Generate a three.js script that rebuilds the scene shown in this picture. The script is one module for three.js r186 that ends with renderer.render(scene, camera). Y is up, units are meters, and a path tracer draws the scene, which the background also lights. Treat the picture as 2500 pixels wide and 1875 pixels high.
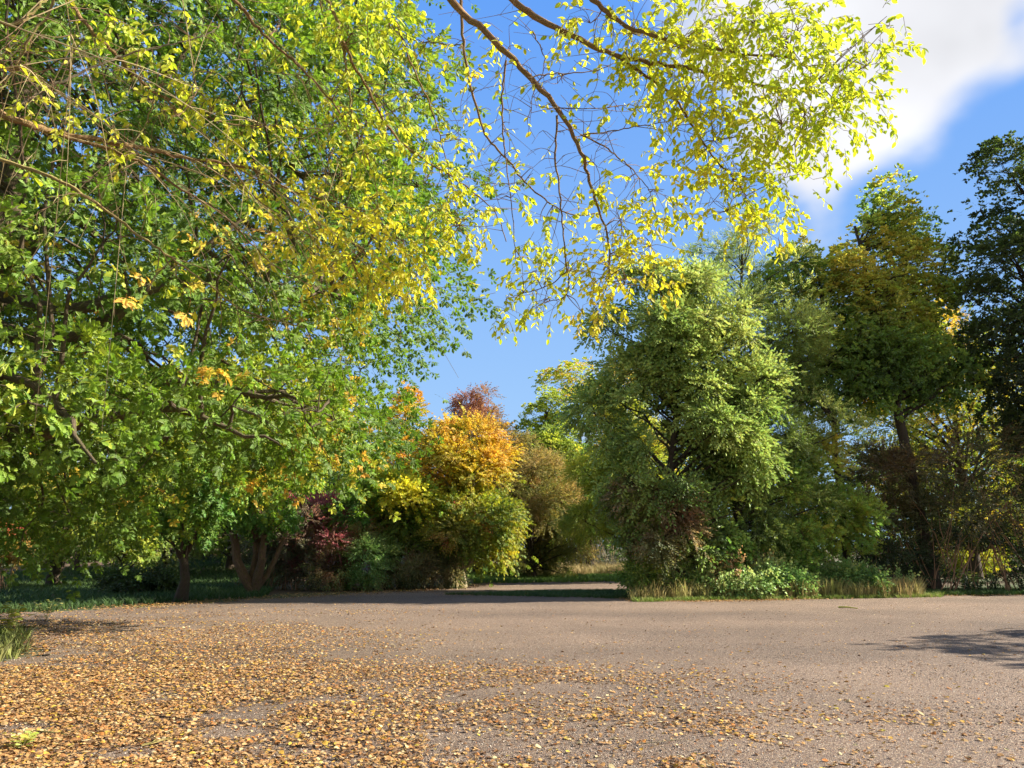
import * as THREE from 'three';
import { mergeGeometries } from 'three/addons/utils/BufferGeometryUtils.js';

// ───────────────────────── camera, sky, sun, exposure ─────────────────────────
const W = 2500, H = 1875, FOCAL = 1880, PITCH = Math.atan(397.5 / FOCAL), EYE = 1.5;
const scene = new THREE.Scene();
const camera = new THREE.PerspectiveCamera(2 * Math.atan(H / 2 / FOCAL) * 180 / Math.PI, W / H, 0.1, 2000);
camera.position.set(0, EYE, 0);
camera.rotation.x = PITCH;
scene.add(camera);
const renderer = new THREE.WebGLRenderer({ antialias: true });
renderer.setSize(1024, 768);
renderer.toneMapping = THREE.LinearToneMapping;
renderer.toneMappingExposure = 3.3;
renderer.shadowMap.enabled = true;
const SUN_AZ = 3 * Math.PI / 180, SUN_EL = 30 * Math.PI / 180;       // azimuth: degrees ahead of "due right"
const SUN = new THREE.Vector3(Math.cos(SUN_EL) * Math.cos(SUN_AZ), Math.sin(SUN_EL), -Math.cos(SUN_EL) * Math.sin(SUN_AZ));
const sun = new THREE.DirectionalLight(new THREE.Color(1.0, 0.91, 0.76), 5);
sun.position.copy(SUN).multiplyScalar(120); sun.castShadow = true; sun.shadow.radius = 1;
sun.shadow.mapSize.set(4096, 4096);
Object.assign(sun.shadow.camera, { left: -60, right: 60, top: 60, bottom: -60, near: 1, far: 300 });
scene.add(sun, sun.target);

// ───────────────────────── random numbers and noise ─────────────────────────
function rng(seed) { let s = seed >>> 0; return () => { s = (s + 0x6d2b79f5) | 0; let t = Math.imul(s ^ (s >>> 15), 1 | s); t = (t + Math.imul(t ^ (t >>> 7), 61 | t)) ^ t; return ((t ^ (t >>> 14)) >>> 0) / 4294967296; }; }
function hash3(x, y, z) { let h = (Math.imul(x, 374761393) + Math.imul(y, 668265263) + Math.imul(z, 2147483647 ^ 0x5bd1e995)) | 0; h = Math.imul(h ^ (h >>> 13), 1274126177); h ^= h >>> 16; return (h >>> 0) / 4294967296; }
function noise3(x, y, z) {
  const ix = Math.floor(x), iy = Math.floor(y), iz = Math.floor(z); let fx = x - ix, fy = y - iy, fz = z - iz;
  fx = fx * fx * (3 - 2 * fx); fy = fy * fy * (3 - 2 * fy); fz = fz * fz * (3 - 2 * fz);
  const L = (a, b, t) => a + (b - a) * t, h = (a, b, c) => hash3(ix + a, iy + b, iz + c);
  return L(L(L(h(0, 0, 0), h(1, 0, 0), fx), L(h(0, 1, 0), h(1, 1, 0), fx), fy), L(L(h(0, 0, 1), h(1, 0, 1), fx), L(h(0, 1, 1), h(1, 1, 1), fx), fy), fz);
}
function fbm(x, y, z, o = 4) { let s = 0, a = 0.5, n = 0; for (let i = 0; i < o; i++) { s += a * noise3(x, y, z); n += a; a *= 0.5; x = x * 2.03 + 17.1; y = y * 2.01 + 5.7; z = z * 2.02 + 9.2; } return s / n; }
const clamp = (x, a = 0, b = 1) => Math.min(b, Math.max(a, x)), sstep = (a, b, x) => { const t = clamp((x - a) / (b - a)); return t * t * (3 - 2 * t); }, mix = (a, b, t) => a + (b - a) * t;
const V = (x, y, z) => new THREE.Vector3(x, y, z), UPV = V(0, 1, 0);

// pixel of the photograph -> viewing direction / point at a distance / point on the ground
function dirOf(px, py) { const x = (px - W / 2) / FOCAL, y = -(py - H / 2) / FOCAL, c = Math.cos(PITCH), s = Math.sin(PITCH); return V(x, y * c + s, y * s - c); }
function at(px, py, depth) { const d = dirOf(px, py); return V(0, EYE, 0).addScaledVector(d, depth / -d.z); }
function gnd(px, py) { const d = dirOf(px, py); return V(0, EYE, 0).addScaledVector(d, EYE / -d.y); }

// ───────────────────────── sky ─────────────────────────
{
  const w = 2048, h = 1024, data = new Float32Array(w * h * 4);
  const blobs = [];
  const blob = (px, py, size, amount) => blobs.push([dirOf(px, py).normalize(), size, amount]);
  blob(1800, 20, 0.10, 0.24); blob(2060, 90, 0.11, 0.34); blob(2330, 110, 0.12, 0.32); blob(2640, 20, 0.16, 0.24); blob(1600, -60, 0.10, 0.16); blob(2110, 290, 0.07, 0.22); blob(1960, 400, 0.045, 0.19);
  blob(1400, 560, 0.05, 0.13); blob(1430, 440, 0.03, 0.09); blob(2010, 560, 0.04, 0.13); blob(2350, 520, 0.025, 0.07);
  blob(1100, 250, 0.22, -0.22); blob(1150, 800, 0.16, -0.26); blob(2380, 420, 0.11, -0.42); blob(2520, 330, 0.07, -0.3); blob(2150, 520, 0.06, -0.2); blob(1700, 700, 0.2, -0.2); blob(2480, 40, 0.025, -0.25);
  for (const [a, e, s, k] of [[40, 40, 0.4, 0.3], [95, 30, 0.45, 0.3], [150, 50, 0.45, 0.3], [190, 28, 0.4, 0.3], [20, 70, 0.4, 0.25], [60, 18, 0.3, 0.28], [130, 16, 0.3, 0.28]]) {  // unseen clouds added outside the view to whiten and lift the fill light
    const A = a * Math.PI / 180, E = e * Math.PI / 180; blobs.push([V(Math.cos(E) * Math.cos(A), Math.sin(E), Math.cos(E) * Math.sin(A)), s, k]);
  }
  for (let j = 0; j < h; j++) {
    const el = ((j + 0.5) / h - 0.5) * Math.PI, y = Math.sin(el), ce = Math.cos(el);
    for (let i = 0; i < w; i++) {
      const a = ((i + 0.5) / w - 0.5) * 2 * Math.PI, x = ce * Math.cos(a), z = ce * Math.sin(a), o = (j * w + i) * 4;
      const t = clamp(y / 0.75), g = Math.pow(t, 0.75);
      let r = mix(0.150, 0.026, g), gg = mix(0.228, 0.096, g), b = mix(0.305, 0.285, g);
      if (y > 0.01) {
        const k = 1 / (y + 0.35);
        let n = fbm(x * k * 2.6 + 4.2, y * 2.0 + 1.5, z * k * 2.6 + 7.7, 6);
        let bias = -0.05;
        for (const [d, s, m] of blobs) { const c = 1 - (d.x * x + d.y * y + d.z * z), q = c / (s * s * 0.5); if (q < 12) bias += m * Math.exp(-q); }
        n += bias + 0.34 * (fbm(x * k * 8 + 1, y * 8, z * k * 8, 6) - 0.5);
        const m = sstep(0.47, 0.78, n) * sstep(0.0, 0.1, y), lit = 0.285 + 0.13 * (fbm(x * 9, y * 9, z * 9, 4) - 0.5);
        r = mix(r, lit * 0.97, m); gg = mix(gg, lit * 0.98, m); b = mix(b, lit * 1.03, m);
      }
      data[o] = r; data[o + 1] = gg; data[o + 2] = b; data[o + 3] = 1;
    }
  }
  const tex = new THREE.DataTexture(data, w, h, THREE.RGBAFormat, THREE.FloatType);
  tex.mapping = THREE.EquirectangularReflectionMapping; tex.magFilter = THREE.LinearFilter; tex.minFilter = THREE.LinearFilter; tex.needsUpdate = true;
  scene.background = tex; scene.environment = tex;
}

// ───────────────────────── naming ─────────────────────────
const taken = new Map();
function numbered(n) { const k = taken.get(n) ?? 0; taken.set(n, k + 1); return k ? n + '_' + String(k).padStart(3, '0') : n; }
function tag(o, label, category, group) { o.userData = { ...o.userData, label, category }; if (group) o.userData.group = group; return o; }
function thing(name, label, category, pos, group) { const o = new THREE.Group(); o.name = numbered(name); o.position.copy(pos); scene.add(o); return tag(o, label, category, group); }
function part(name, geo, mat, parent, stuff) { const m = new THREE.Mesh(geo, mat); m.name = name; m.castShadow = m.receiveShadow = true; if (stuff) m.userData.kind = 'stuff'; parent.add(m); return m; }
function topMesh(name, geo, mat, kind) { const m = part(numbered(name), geo, mat, scene); if (kind) m.userData.kind = kind; return m; }

// ───────────────────────── materials ─────────────────────────
function noiseTex(size, f, srgb) {
  const d = new Uint8Array(size * size * 4);
  for (let j = 0; j < size; j++) for (let i = 0; i < size; i++) { const c = f(i, j, size), o = (j * size + i) * 4; for (let k = 0; k < 3; k++) d[o + k] = clamp(c[k] ?? c[0]) * 255; d[o + 3] = 255; }
  const t = new THREE.DataTexture(d, size, size); t.wrapS = t.wrapT = THREE.RepeatWrapping; t.magFilter = THREE.LinearFilter; t.minFilter = THREE.LinearMipmapLinearFilter; t.generateMipmaps = true;
  if (srgb) t.colorSpace = THREE.SRGBColorSpace; t.needsUpdate = true; return t;
}
const tileNoise = (i, j, n, fx, fy, s) => { const a = i / n * 2 * Math.PI, b = j / n * 2 * Math.PI; return fbm(Math.cos(a) * fx + 50 + s, Math.sin(a) * fx + Math.cos(b) * fy + 50, Math.sin(b) * fy + 50 - s, 4); };
const barkBump = noiseTex(256, (i, j, n) => { const a = tileNoise(i, j, n, 6, 1.2, 3), b = tileNoise(i, j, n, 12, 5, 9); return [clamp(Math.abs(a - 0.5) * 3.2 + (b - 0.5) * 0.8)]; });
const barkMap = noiseTex(256, (i, j, n) => { const a = tileNoise(i, j, n, 6, 1.2, 3), b = tileNoise(i, j, n, 3, 3, 21), k = 0.45 + Math.abs(a - 0.5) * 1.6, m = sstep(0.5, 0.66, b); return [k * mix(1, 0.86, m), k * mix(0.92, 1, m), k * mix(0.84, 0.55, m)]; });
function bark(r, g, b, bump = 0.012) { return new THREE.MeshStandardMaterial({ color: new THREE.Color(r, g, b), map: barkMap, bumpMap: barkBump, bumpScale: bump, roughness: 0.95 }); }
const M = {
  barkDark: bark(0.085, 0.062, 0.045), barkBrown: bark(0.21, 0.13, 0.075), barkPale: bark(0.46, 0.40, 0.30), barkOak: bark(0.20, 0.155, 0.105), barkElm: bark(0.40, 0.26, 0.125, 0.004), barkLichen: bark(0.52, 0.43, 0.17, 0.004),
  twig: new THREE.MeshStandardMaterial({ color: new THREE.Color(0.19, 0.115, 0.06), roughness: 0.9 }),
  twigPale: new THREE.MeshStandardMaterial({ color: new THREE.Color(0.42, 0.33, 0.17), roughness: 0.9 }),
  stemRed: new THREE.MeshStandardMaterial({ color: new THREE.Color(0.24, 0.13, 0.07), roughness: 0.8 }),
};
// leaves: thin, light comes through, a waxy upper face
function leafMat(through = 0.42, coat = 0.25, vertex = true, color = [1, 1, 1]) {
  return new THREE.MeshPhysicalMaterial({ color: new THREE.Color(...color), vertexColors: vertex, roughness: 0.95, specularIntensity: 0.5, transmission: through, thickness: 0, side: THREE.DoubleSide, clearcoat: coat, clearcoatRoughness: 0.38 });
}
M.leaf = leafMat(0.55, 0.16); M.leafGloss = leafMat(0.46, 0.5); M.leafThin = leafMat(0.62, 0.12); M.dry = leafMat(0.2, 0.05);
M.grass = leafMat(0.35, 0.1);

// ───────────────────────── geometry helpers ─────────────────────────
// tapered, slightly knobbly tube along points; uv in metres
function tube(pts, radii, sides = 6, seed = 1, knob = 0.08) {
  const n = pts.length, pos = [], uv = [], idx = []; let len = 0, side = V(1, 0, 0);
  for (let i = 0; i < n; i++) {
    const d = pts[Math.min(n - 1, i + 1)].clone().sub(pts[Math.max(0, i - 1)]).normalize();
    if (Math.abs(d.dot(side)) > 0.95) side.set(0, 0, 1);
    side.addScaledVector(d, -side.dot(d)).normalize(); const up = d.clone().cross(side);
    if (i) len += pts[i].distanceTo(pts[i - 1]);
    const r0 = Array.isArray(radii) ? radii[i] : radii;
    for (let k = 0; k <= sides; k++) {
      const a = k / sides * Math.PI * 2, r = r0 * (1 + knob * (noise3(Math.cos(a) * 2 + seed * 7.3, Math.sin(a) * 2, len * 3 / Math.max(0.05, r0 * 6)) - 0.5) * 2);
      pos.push(pts[i].x + (side.x * Math.cos(a) + up.x * Math.sin(a)) * r, pts[i].y + (side.y * Math.cos(a) + up.y * Math.sin(a)) * r, pts[i].z + (side.z * Math.cos(a) + up.z * Math.sin(a)) * r);
      uv.push(k / sides * Math.max(1, Math.round(r0 * 12)), len * 1.2);
    }
  }
  for (let i = 0; i < n - 1; i++) for (let k = 0; k < sides; k++) { const a = i * (sides + 1) + k, b = a + sides + 1; idx.push(a, a + 1, b, a + 1, b + 1, b); }
  const g = new THREE.BufferGeometry(); g.setAttribute('position', new THREE.Float32BufferAttribute(pos, 3)); g.setAttribute('uv', new THREE.Float32BufferAttribute(uv, 2)); g.setIndex(idx); g.computeVertexNormals(); return g;
}
function curve(points, n) { return new THREE.CatmullRomCurve3(points, false, 'centripetal').getPoints(n); }
function taper(n, a, b, pow = 1) { return Array.from({ length: n }, (_, i) => mix(a, b, Math.pow(i / (n - 1), pow))); }
// a wandering limb from a to b that leaves along "out"
function limb(a, b, r0, r1, R, sag = 0.12, segs = 7, sides = 6, wob = 0.06) {
  const L = a.distanceTo(b), m = a.clone().lerp(b, 0.5); m.y += L * sag; m.x += (R() - 0.5) * L * 0.15; m.z += (R() - 0.5) * L * 0.15;
  const pts = curve([a, m, b], segs); for (let i = 1; i < pts.length - 1; i++) { pts[i].x += (R() - 0.5) * L * wob; pts[i].y += (R() - 0.5) * L * wob; pts[i].z += (R() - 0.5) * L * wob; }
  return tube(pts, taper(pts.length, r0, r1, 0.8), sides, R() * 99);
}
const SHAPES = {   // leaf outlines: along the midrib, half width
  lance: [[0, 0.4, 1], [0, 1, 0], 0.17], ellipse: [[0, 0.22, 0.5, 0.78, 1], [0, 0.74, 1, 0.62, 0], 0.27], simple: [[0, 0.42, 0.75, 1], [0, 1, 0.66, 0], 0.28],
  round: [[0, 0.18, 0.5, 0.82, 1], [0, 0.8, 1, 0.7, 0], 0.40],
  oak: [[0, 0.12, 0.22, 0.32, 0.42, 0.52, 0.62, 0.74, 0.84, 1], [0.04, 0.10, 0.42, 0.22, 0.78, 0.38, 1, 0.52, 0.72, 0], 0.33],
  maple: [[0, 0.04, 0.26, 0.36, 0.56, 0.64, 1], [0, 0.55, 1, 0.42, 0.66, 0.26, 0], 0.50],
};
function leafVerts(kind, L, fold, curl, out, place, col, colors) {
  const [t, w, half] = SHAPES[kind], P = (i, s) => { const y = t[i] * L, x = s * w[i] * half * L, z = Math.abs(x) * fold - curl * L * t[i] * t[i]; return place(V(x, y, z)); };
  const push = (...v) => { for (const p of v) { out.push(p.x, p.y, p.z); colors.push(...col); } };
  for (let i = 0; i < t.length - 1; i++) for (const s of [-1, 1]) {
    const a = P(i, 0), b = P(i + 1, 0), c = P(i, s), d = P(i + 1, s);
    const A = s > 0 ? [a, c, d] : [a, d, c], B = s > 0 ? [a, d, b] : [a, b, d];
    if (w[i] > 0) push(...A); if (w[i + 1] > 0) push(...B); 
  }
}
function fromVerts(pos, col) { const g = new THREE.BufferGeometry(); g.setAttribute('position', new THREE.Float32BufferAttribute(pos, 3)); g.setAttribute('color', new THREE.Float32BufferAttribute(col, 3)); g.computeVertexNormals(); return g; }
// a twig with leaves: grows along +y, leaves face +z
function spray({ kind = 'simple', n = 10, len = 0.34, leaf = 0.08, seed = 1, opposite = false, droop = 0.3, spread = 55, tilt = 0.7, twig = 0.0022, tuft = false }) {
  const R = rng(seed), pos = [], col = [];
  const stem = (t) => V(Math.sin(t * 3 + seed) * len * 0.05, t * len, -droop * len * t * t);
  const tri = (a, b, c, k) => { for (const p of [a, b, c]) { pos.push(p.x, p.y, p.z); col.push(...k); } };
  for (let i = 0; i < 3; i++) { const a = stem(i / 3), b = stem((i + 1) / 3), r = twig * (1 - i * 0.22), k = [0.75, 0.5, 0.45], x = V(r, 0, 0), z = V(0, 0, r * 1.6); tri(a.clone().sub(x), a.clone().add(x), b, k); tri(a.clone().sub(z), a.clone().add(z), b, k); }
  for (let i = 0; i < n; i++) {
    const last = i === n - 1, t = tuft ? 0.72 + 0.28 * R() : last ? 1 : 0.12 + 0.86 * (opposite ? Math.floor(i / 2) * 2 / n : i / n), s = i % 2 ? 1 : -1;
    const q = new THREE.Quaternion().setFromEuler(new THREE.Euler((R() - 0.6) * tilt, (R() - 0.5) * tilt * 1.6, last ? (R() - 0.5) * 0.4 : -s * (spread + (R() - 0.5) * 34) * Math.PI / 180 * (tuft ? 0.4 + R() * 1.3 : 1), 'ZYX'));
    const o = stem(t), L = leaf * (0.72 + R() * 0.5), b = 0.72 + R() * 0.55, warm = (R() - 0.5) * 0.3, c = [b * (1 + warm), b, b * (1 - warm)];
    o.add(V(0, L * 0.12, 0).applyQuaternion(q));
    leafVerts(kind, L, 0.25 + R() * 0.3, 0.05 + R() * 0.25, pos, (v) => v.applyQuaternion(q).add(o), c, col);
  }
  return fromVerts(pos, col);
}
const SPRAY = {
  oak: spray({ kind: 'oak', n: 10, len: 0.3, leaf: 0.084, seed: 3, tuft: true, spread: 60 }),
  oakFar: spray({ kind: 'simple', n: 9, len: 0.34, leaf: 0.13, seed: 5, tuft: true, spread: 65 }),
  maple: spray({ kind: 'maple', n: 9, len: 0.34, leaf: 0.095, seed: 7, opposite: true }),
  ash: spray({ kind: 'lance', n: 13, len: 0.36, leaf: 0.11, seed: 11, opposite: true, droop: 0.55, spread: 50, tilt: 0.5 }),
  willow: spray({ kind: 'lance', n: 14, len: 0.42, leaf: 0.085, seed: 13, droop: 0.25, spread: 45, tilt: 1.2 }),
  cherry: spray({ kind: 'ellipse', n: 10, len: 0.36, leaf: 0.10, seed: 17, droop: 0.6, spread: 62, tilt: 1.1 }),
  dogwood: spray({ kind: 'simple', n: 10, len: 0.36, leaf: 0.088, seed: 19, opposite: true, droop: 0.45, tilt: 1.0 }),
  ivy: spray({ kind: 'maple', n: 8, len: 0.3, leaf: 0.10, seed: 23, droop: 0.5, tilt: 0.9 }),
  bramble: spray({ kind: 'round', n: 10, len: 0.4, leaf: 0.075, seed: 29, droop: 0.5, tilt: 1.0 }),
  small: spray({ kind: 'simple', n: 14, len: 0.36, leaf: 0.062, seed: 31, droop: 0.3, tilt: 1.0 }),
};
// many copies of one geometry as one part
function copies(name, geo, mat, list, parent) {
  const m = new THREE.InstancedMesh(geo, mat, list.length), c = new Float32Array(list.length * 3), mm = new THREE.Matrix4();
  list.forEach((e, i) => { mm.compose(e.p, e.q, V(e.s, e.s, e.s)); mm.toArray(m.instanceMatrix.array, i * 16); c[i * 3] = e.c[0]; c[i * 3 + 1] = e.c[1]; c[i * 3 + 2] = e.c[2]; });
  m.instanceColor = new THREE.InstancedBufferAttribute(c, 3); m.name = name; m.castShadow = m.receiveShadow = true; m.userData.kind = 'stuff'; parent.add(m); return m;
}
function frame(y, z) { const yy = y.clone().normalize(), zz = z.clone().addScaledVector(yy, -z.dot(yy)).normalize(), xx = yy.clone().cross(zz); return new THREE.Quaternion().setFromRotationMatrix(new THREE.Matrix4().makeBasis(xx, yy, zz)); }
function ball(R) { let x, y, z, l; do { x = R() * 2 - 1; y = R() * 2 - 1; z = R() * 2 - 1; l = x * x + y * y + z * z; } while (l > 1 || l < 1e-4); return V(x, y, z).divideScalar(Math.sqrt(l)); }
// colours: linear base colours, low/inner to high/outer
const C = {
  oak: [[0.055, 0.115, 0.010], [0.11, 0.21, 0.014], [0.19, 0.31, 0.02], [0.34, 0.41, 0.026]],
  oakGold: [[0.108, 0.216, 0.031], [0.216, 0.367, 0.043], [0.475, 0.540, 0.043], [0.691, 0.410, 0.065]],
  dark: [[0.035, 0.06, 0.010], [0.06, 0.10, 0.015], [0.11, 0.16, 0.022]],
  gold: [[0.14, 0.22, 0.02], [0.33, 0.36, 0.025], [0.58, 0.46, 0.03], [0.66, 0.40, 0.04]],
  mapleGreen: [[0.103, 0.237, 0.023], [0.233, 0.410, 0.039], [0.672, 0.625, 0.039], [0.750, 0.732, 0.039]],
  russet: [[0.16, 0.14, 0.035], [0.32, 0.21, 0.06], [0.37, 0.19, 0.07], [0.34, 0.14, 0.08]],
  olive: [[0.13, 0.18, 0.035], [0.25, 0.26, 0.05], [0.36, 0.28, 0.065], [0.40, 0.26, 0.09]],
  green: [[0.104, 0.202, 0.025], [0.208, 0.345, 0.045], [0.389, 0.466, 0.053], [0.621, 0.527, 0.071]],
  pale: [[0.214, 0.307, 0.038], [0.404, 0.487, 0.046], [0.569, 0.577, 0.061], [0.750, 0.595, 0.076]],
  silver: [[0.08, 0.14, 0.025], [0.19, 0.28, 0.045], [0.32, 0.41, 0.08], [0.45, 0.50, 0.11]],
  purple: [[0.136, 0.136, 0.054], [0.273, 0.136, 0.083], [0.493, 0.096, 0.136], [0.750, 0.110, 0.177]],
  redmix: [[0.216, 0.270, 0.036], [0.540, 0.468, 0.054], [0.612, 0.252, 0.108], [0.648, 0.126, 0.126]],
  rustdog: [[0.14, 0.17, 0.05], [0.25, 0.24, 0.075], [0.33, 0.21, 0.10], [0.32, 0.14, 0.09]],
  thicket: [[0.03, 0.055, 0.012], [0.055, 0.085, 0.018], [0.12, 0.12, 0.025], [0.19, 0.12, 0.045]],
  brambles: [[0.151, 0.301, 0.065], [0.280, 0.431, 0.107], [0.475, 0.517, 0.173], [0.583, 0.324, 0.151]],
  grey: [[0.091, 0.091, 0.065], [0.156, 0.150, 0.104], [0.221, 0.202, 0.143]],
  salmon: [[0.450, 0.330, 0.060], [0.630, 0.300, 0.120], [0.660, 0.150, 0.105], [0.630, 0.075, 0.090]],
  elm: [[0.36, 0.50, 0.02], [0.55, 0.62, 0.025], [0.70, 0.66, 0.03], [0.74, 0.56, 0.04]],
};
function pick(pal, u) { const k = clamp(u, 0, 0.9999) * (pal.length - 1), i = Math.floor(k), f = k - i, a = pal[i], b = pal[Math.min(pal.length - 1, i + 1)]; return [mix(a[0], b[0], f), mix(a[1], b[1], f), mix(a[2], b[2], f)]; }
const PROFILE = {
  round: (h) => Math.sqrt(Math.max(0, 1 - Math.pow(Math.abs(h * 2 - 1), 2.4))), dome: (h) => Math.sqrt(Math.max(0.02, 1 - Math.pow(h, 2.2))) * (0.72 + 0.28 * sstep(0, 0.25, h)),
  cone: (h) => (1 - h * 0.93) * (0.7 + 0.3 * sstep(0, 0.15, h)), column: (h) => Math.sqrt(Math.max(0.03, 1 - Math.pow(Math.abs(h * 2 - 1), 4))), spire: (h) => Math.pow(1 - h * 0.97, 0.75) * sstep(-0.12, 0.18, h),
};
// lobes (leaf clumps) filling a crown
function lobesOf(R, { r, y0, y1, profile, n, lobe, depthScale = 1, hollow = 0.45 }) {
  const out = [];
  for (let k = 0; out.length < n && k < n * 20; k++) {
    const h = R(), pr = PROFILE[profile](h); if (R() > pr + 0.15) continue;
    const a = R() * Math.PI * 2, rad = r * pr * (R() < 0.78 ? mix(hollow, 0.95, Math.sqrt(R())) : R() * 0.6), s = lobe * (0.45 + R() * R() * 1.2) * (0.6 + 0.4 * pr);
    const p = V(Math.cos(a) * rad, mix(y0, y1, h), Math.sin(a) * rad * depthScale);
    if (out.some((o) => o.p.distanceTo(p) < (o.s + s) * 0.42)) continue;
    out.push({ p, s, h });
  }
  return out;
}
function leafList(R, lobes, { sprays, pal, centre, noiseF = 0.7, hBias = 0.5, seed = 0, size = 1, droop = 0.15, flat = 0.72, skip, nAmp = 1.5, shift = 0, gap = 1.1 }) {
  const list = [], area = lobes.reduce((s, o) => s + o.s * o.s, 0);
  for (const o of lobes) {
    const n = Math.max(3, Math.round(sprays * o.s * o.s / area)), tint = (R() - 0.5) * 0.25;
    for (let i = 0; i < n; i++) {
      const d = ball(R); if (d.y < -0.35 && R() < 0.55) d.y *= -1;
      const rr = o.s * (R() < 0.7 ? 0.6 + 0.5 * R() : 1.0 + R() * R() * 0.9), p = V(o.p.x + d.x * rr, o.p.y + d.y * rr * flat, o.p.z + d.z * rr);
      if (skip && skip(p)) continue;
      if (gap && fbm(p.x * gap + 7, p.y * gap, p.z * gap + seed, 2) < 0.37) continue;
      const outw = p.clone().sub(centre).normalize(), y = d.clone().multiplyScalar(0.9).addScaledVector(outw, 0.45).add(ball(R).multiplyScalar(0.45)); y.y -= droop;
      const z = UPV.clone().multiplyScalar(0.8).addScaledVector(outw, 0.75).add(ball(R).multiplyScalar(0.75));
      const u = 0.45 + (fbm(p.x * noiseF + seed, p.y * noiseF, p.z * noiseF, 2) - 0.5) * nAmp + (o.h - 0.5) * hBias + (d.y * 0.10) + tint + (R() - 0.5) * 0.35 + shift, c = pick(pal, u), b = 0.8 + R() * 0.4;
      list.push({ p, q: frame(y, z), s: size * (0.75 + R() * 0.5), c: [c[0] * b, c[1] * b, c[2] * b] });
    }
  }
  return list;
}
// ground height: flat round the gravel, a bank that rises under the wood at the back left
const gh = (x, z) => 1.7 * sstep(-30, -52, z) * sstep(2, -8, x) + 0.5 * sstep(-46, -70, z);

// a tree from where it stands and what the photo shows of it (pixels only set place and size)
function tree(o) {
  const R = rng(o.seed), depth = o.depth, base = at(o.bx, 1400, depth); base.y = gh(base.x, base.z) - 0.03;
  const mid = at(o.cx, (o.ty + o.cb) / 2, depth), r = o.hw / FOCAL * depth * 1.02, top = at(o.cx, o.ty, depth).y - base.y, bot = at(o.cx, o.cb, depth).y - base.y, off = V(mid.x - base.x, 0, o.oz ?? 0);
  const t = thing(o.name, o.label, o.cat ?? 'tree', base, o.group);
  const lobes = lobesOf(R, { r: r * 0.93, y0: bot + r * 0.12, y1: top - r * 0.1, profile: o.profile ?? 'dome', n: o.lobes ?? 34, lobe: (o.lobe ?? 0.30) * r, depthScale: o.ds ?? 1, hollow: o.hollow });
  for (const l of lobes) l.p.add(off);
  const centre = V(off.x, (top + bot) / 2 - (top - bot) * 0.15, off.z), rt = o.trunk ?? Math.max(0.07, top * 0.018);
  // trunk
  const lean = o.lean ?? off.x, tips = V(lean, top * 0.88, off.z), pts = [];
  for (let i = 0; i <= 10; i++) { const k = i / 10; pts.push(V(lean * Math.pow(k, 1.3) + (R() - 0.5) * rt * 1.1 * (i ? 1 : 0), tips.y * k, off.z * Math.pow(k, 1.3) + (R() - 0.5) * rt * 1.1 * (i ? 1 : 0))); }
  const trunkAt = (y) => { const k = clamp(y / tips.y) * 10, i = Math.min(9, Math.floor(k)); return pts[i].clone().lerp(pts[i + 1], k - i); }, radAt = (y) => rt * mix(1, 0.18, Math.pow(clamp(y / tips.y), 0.8));
  const rad = pts.map((p, i) => radAt(p.y) * (i === 0 ? 1.45 : 1));
  if (!o.noTrunk) part('trunk', tube(pts, rad, 9, o.seed), o.bark ?? M.barkDark, t);
  if (o.forks) for (const [dx, y1, rr, dz] of o.forks) { const b = V(dx, y1, dz ?? 0); part('branch', limb(V(0, 0.1, 0), b, rr, rr * 0.6, R, -0.06, 8, 8, 0.02), o.bark ?? M.barkDark, t); }
  // limbs to the clumps
  const sorted = [...lobes].sort((a, b) => b.s - a.s), thin = [];
  sorted.forEach((l, i) => {
    const reach = Math.hypot(l.p.x - off.x, l.p.z - off.z), ya = clamp(l.p.y - reach * (o.rise ?? 0.75), Math.max(0.5, Math.min(bot * 0.75, top * 0.3)), tips.y * 0.95), a = trunkAt(ya), r0 = Math.min(radAt(ya) * 0.62, 0.03 + l.s * 0.05);
    const g = limb(a, l.p, r0, r0 * 0.3, R, 0.06, 6, 5);
    if (i < (o.limbs ?? 8)) part('branch', g, o.bark ?? M.barkDark, t); else thin.push(g);
    for (let k = 0; k < (o.twigs ?? 3); k++) { const d = ball(R); d.y = Math.abs(d.y) * 0.6; thin.push(limb(l.p.clone(), l.p.clone().addScaledVector(d, l.s * 1.0), r0 * 0.3, 0.005, R, 0.05, 4, 4)); }
  });
  if (thin.length) part('twig', mergeGeometries(thin), o.bark ?? M.barkDark, t, true);
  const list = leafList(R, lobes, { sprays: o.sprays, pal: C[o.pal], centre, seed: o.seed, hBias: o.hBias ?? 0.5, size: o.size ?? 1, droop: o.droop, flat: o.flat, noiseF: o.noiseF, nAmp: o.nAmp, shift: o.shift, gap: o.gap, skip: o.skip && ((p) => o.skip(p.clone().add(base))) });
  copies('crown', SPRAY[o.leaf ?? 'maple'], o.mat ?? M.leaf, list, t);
  return t;
}
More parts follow.
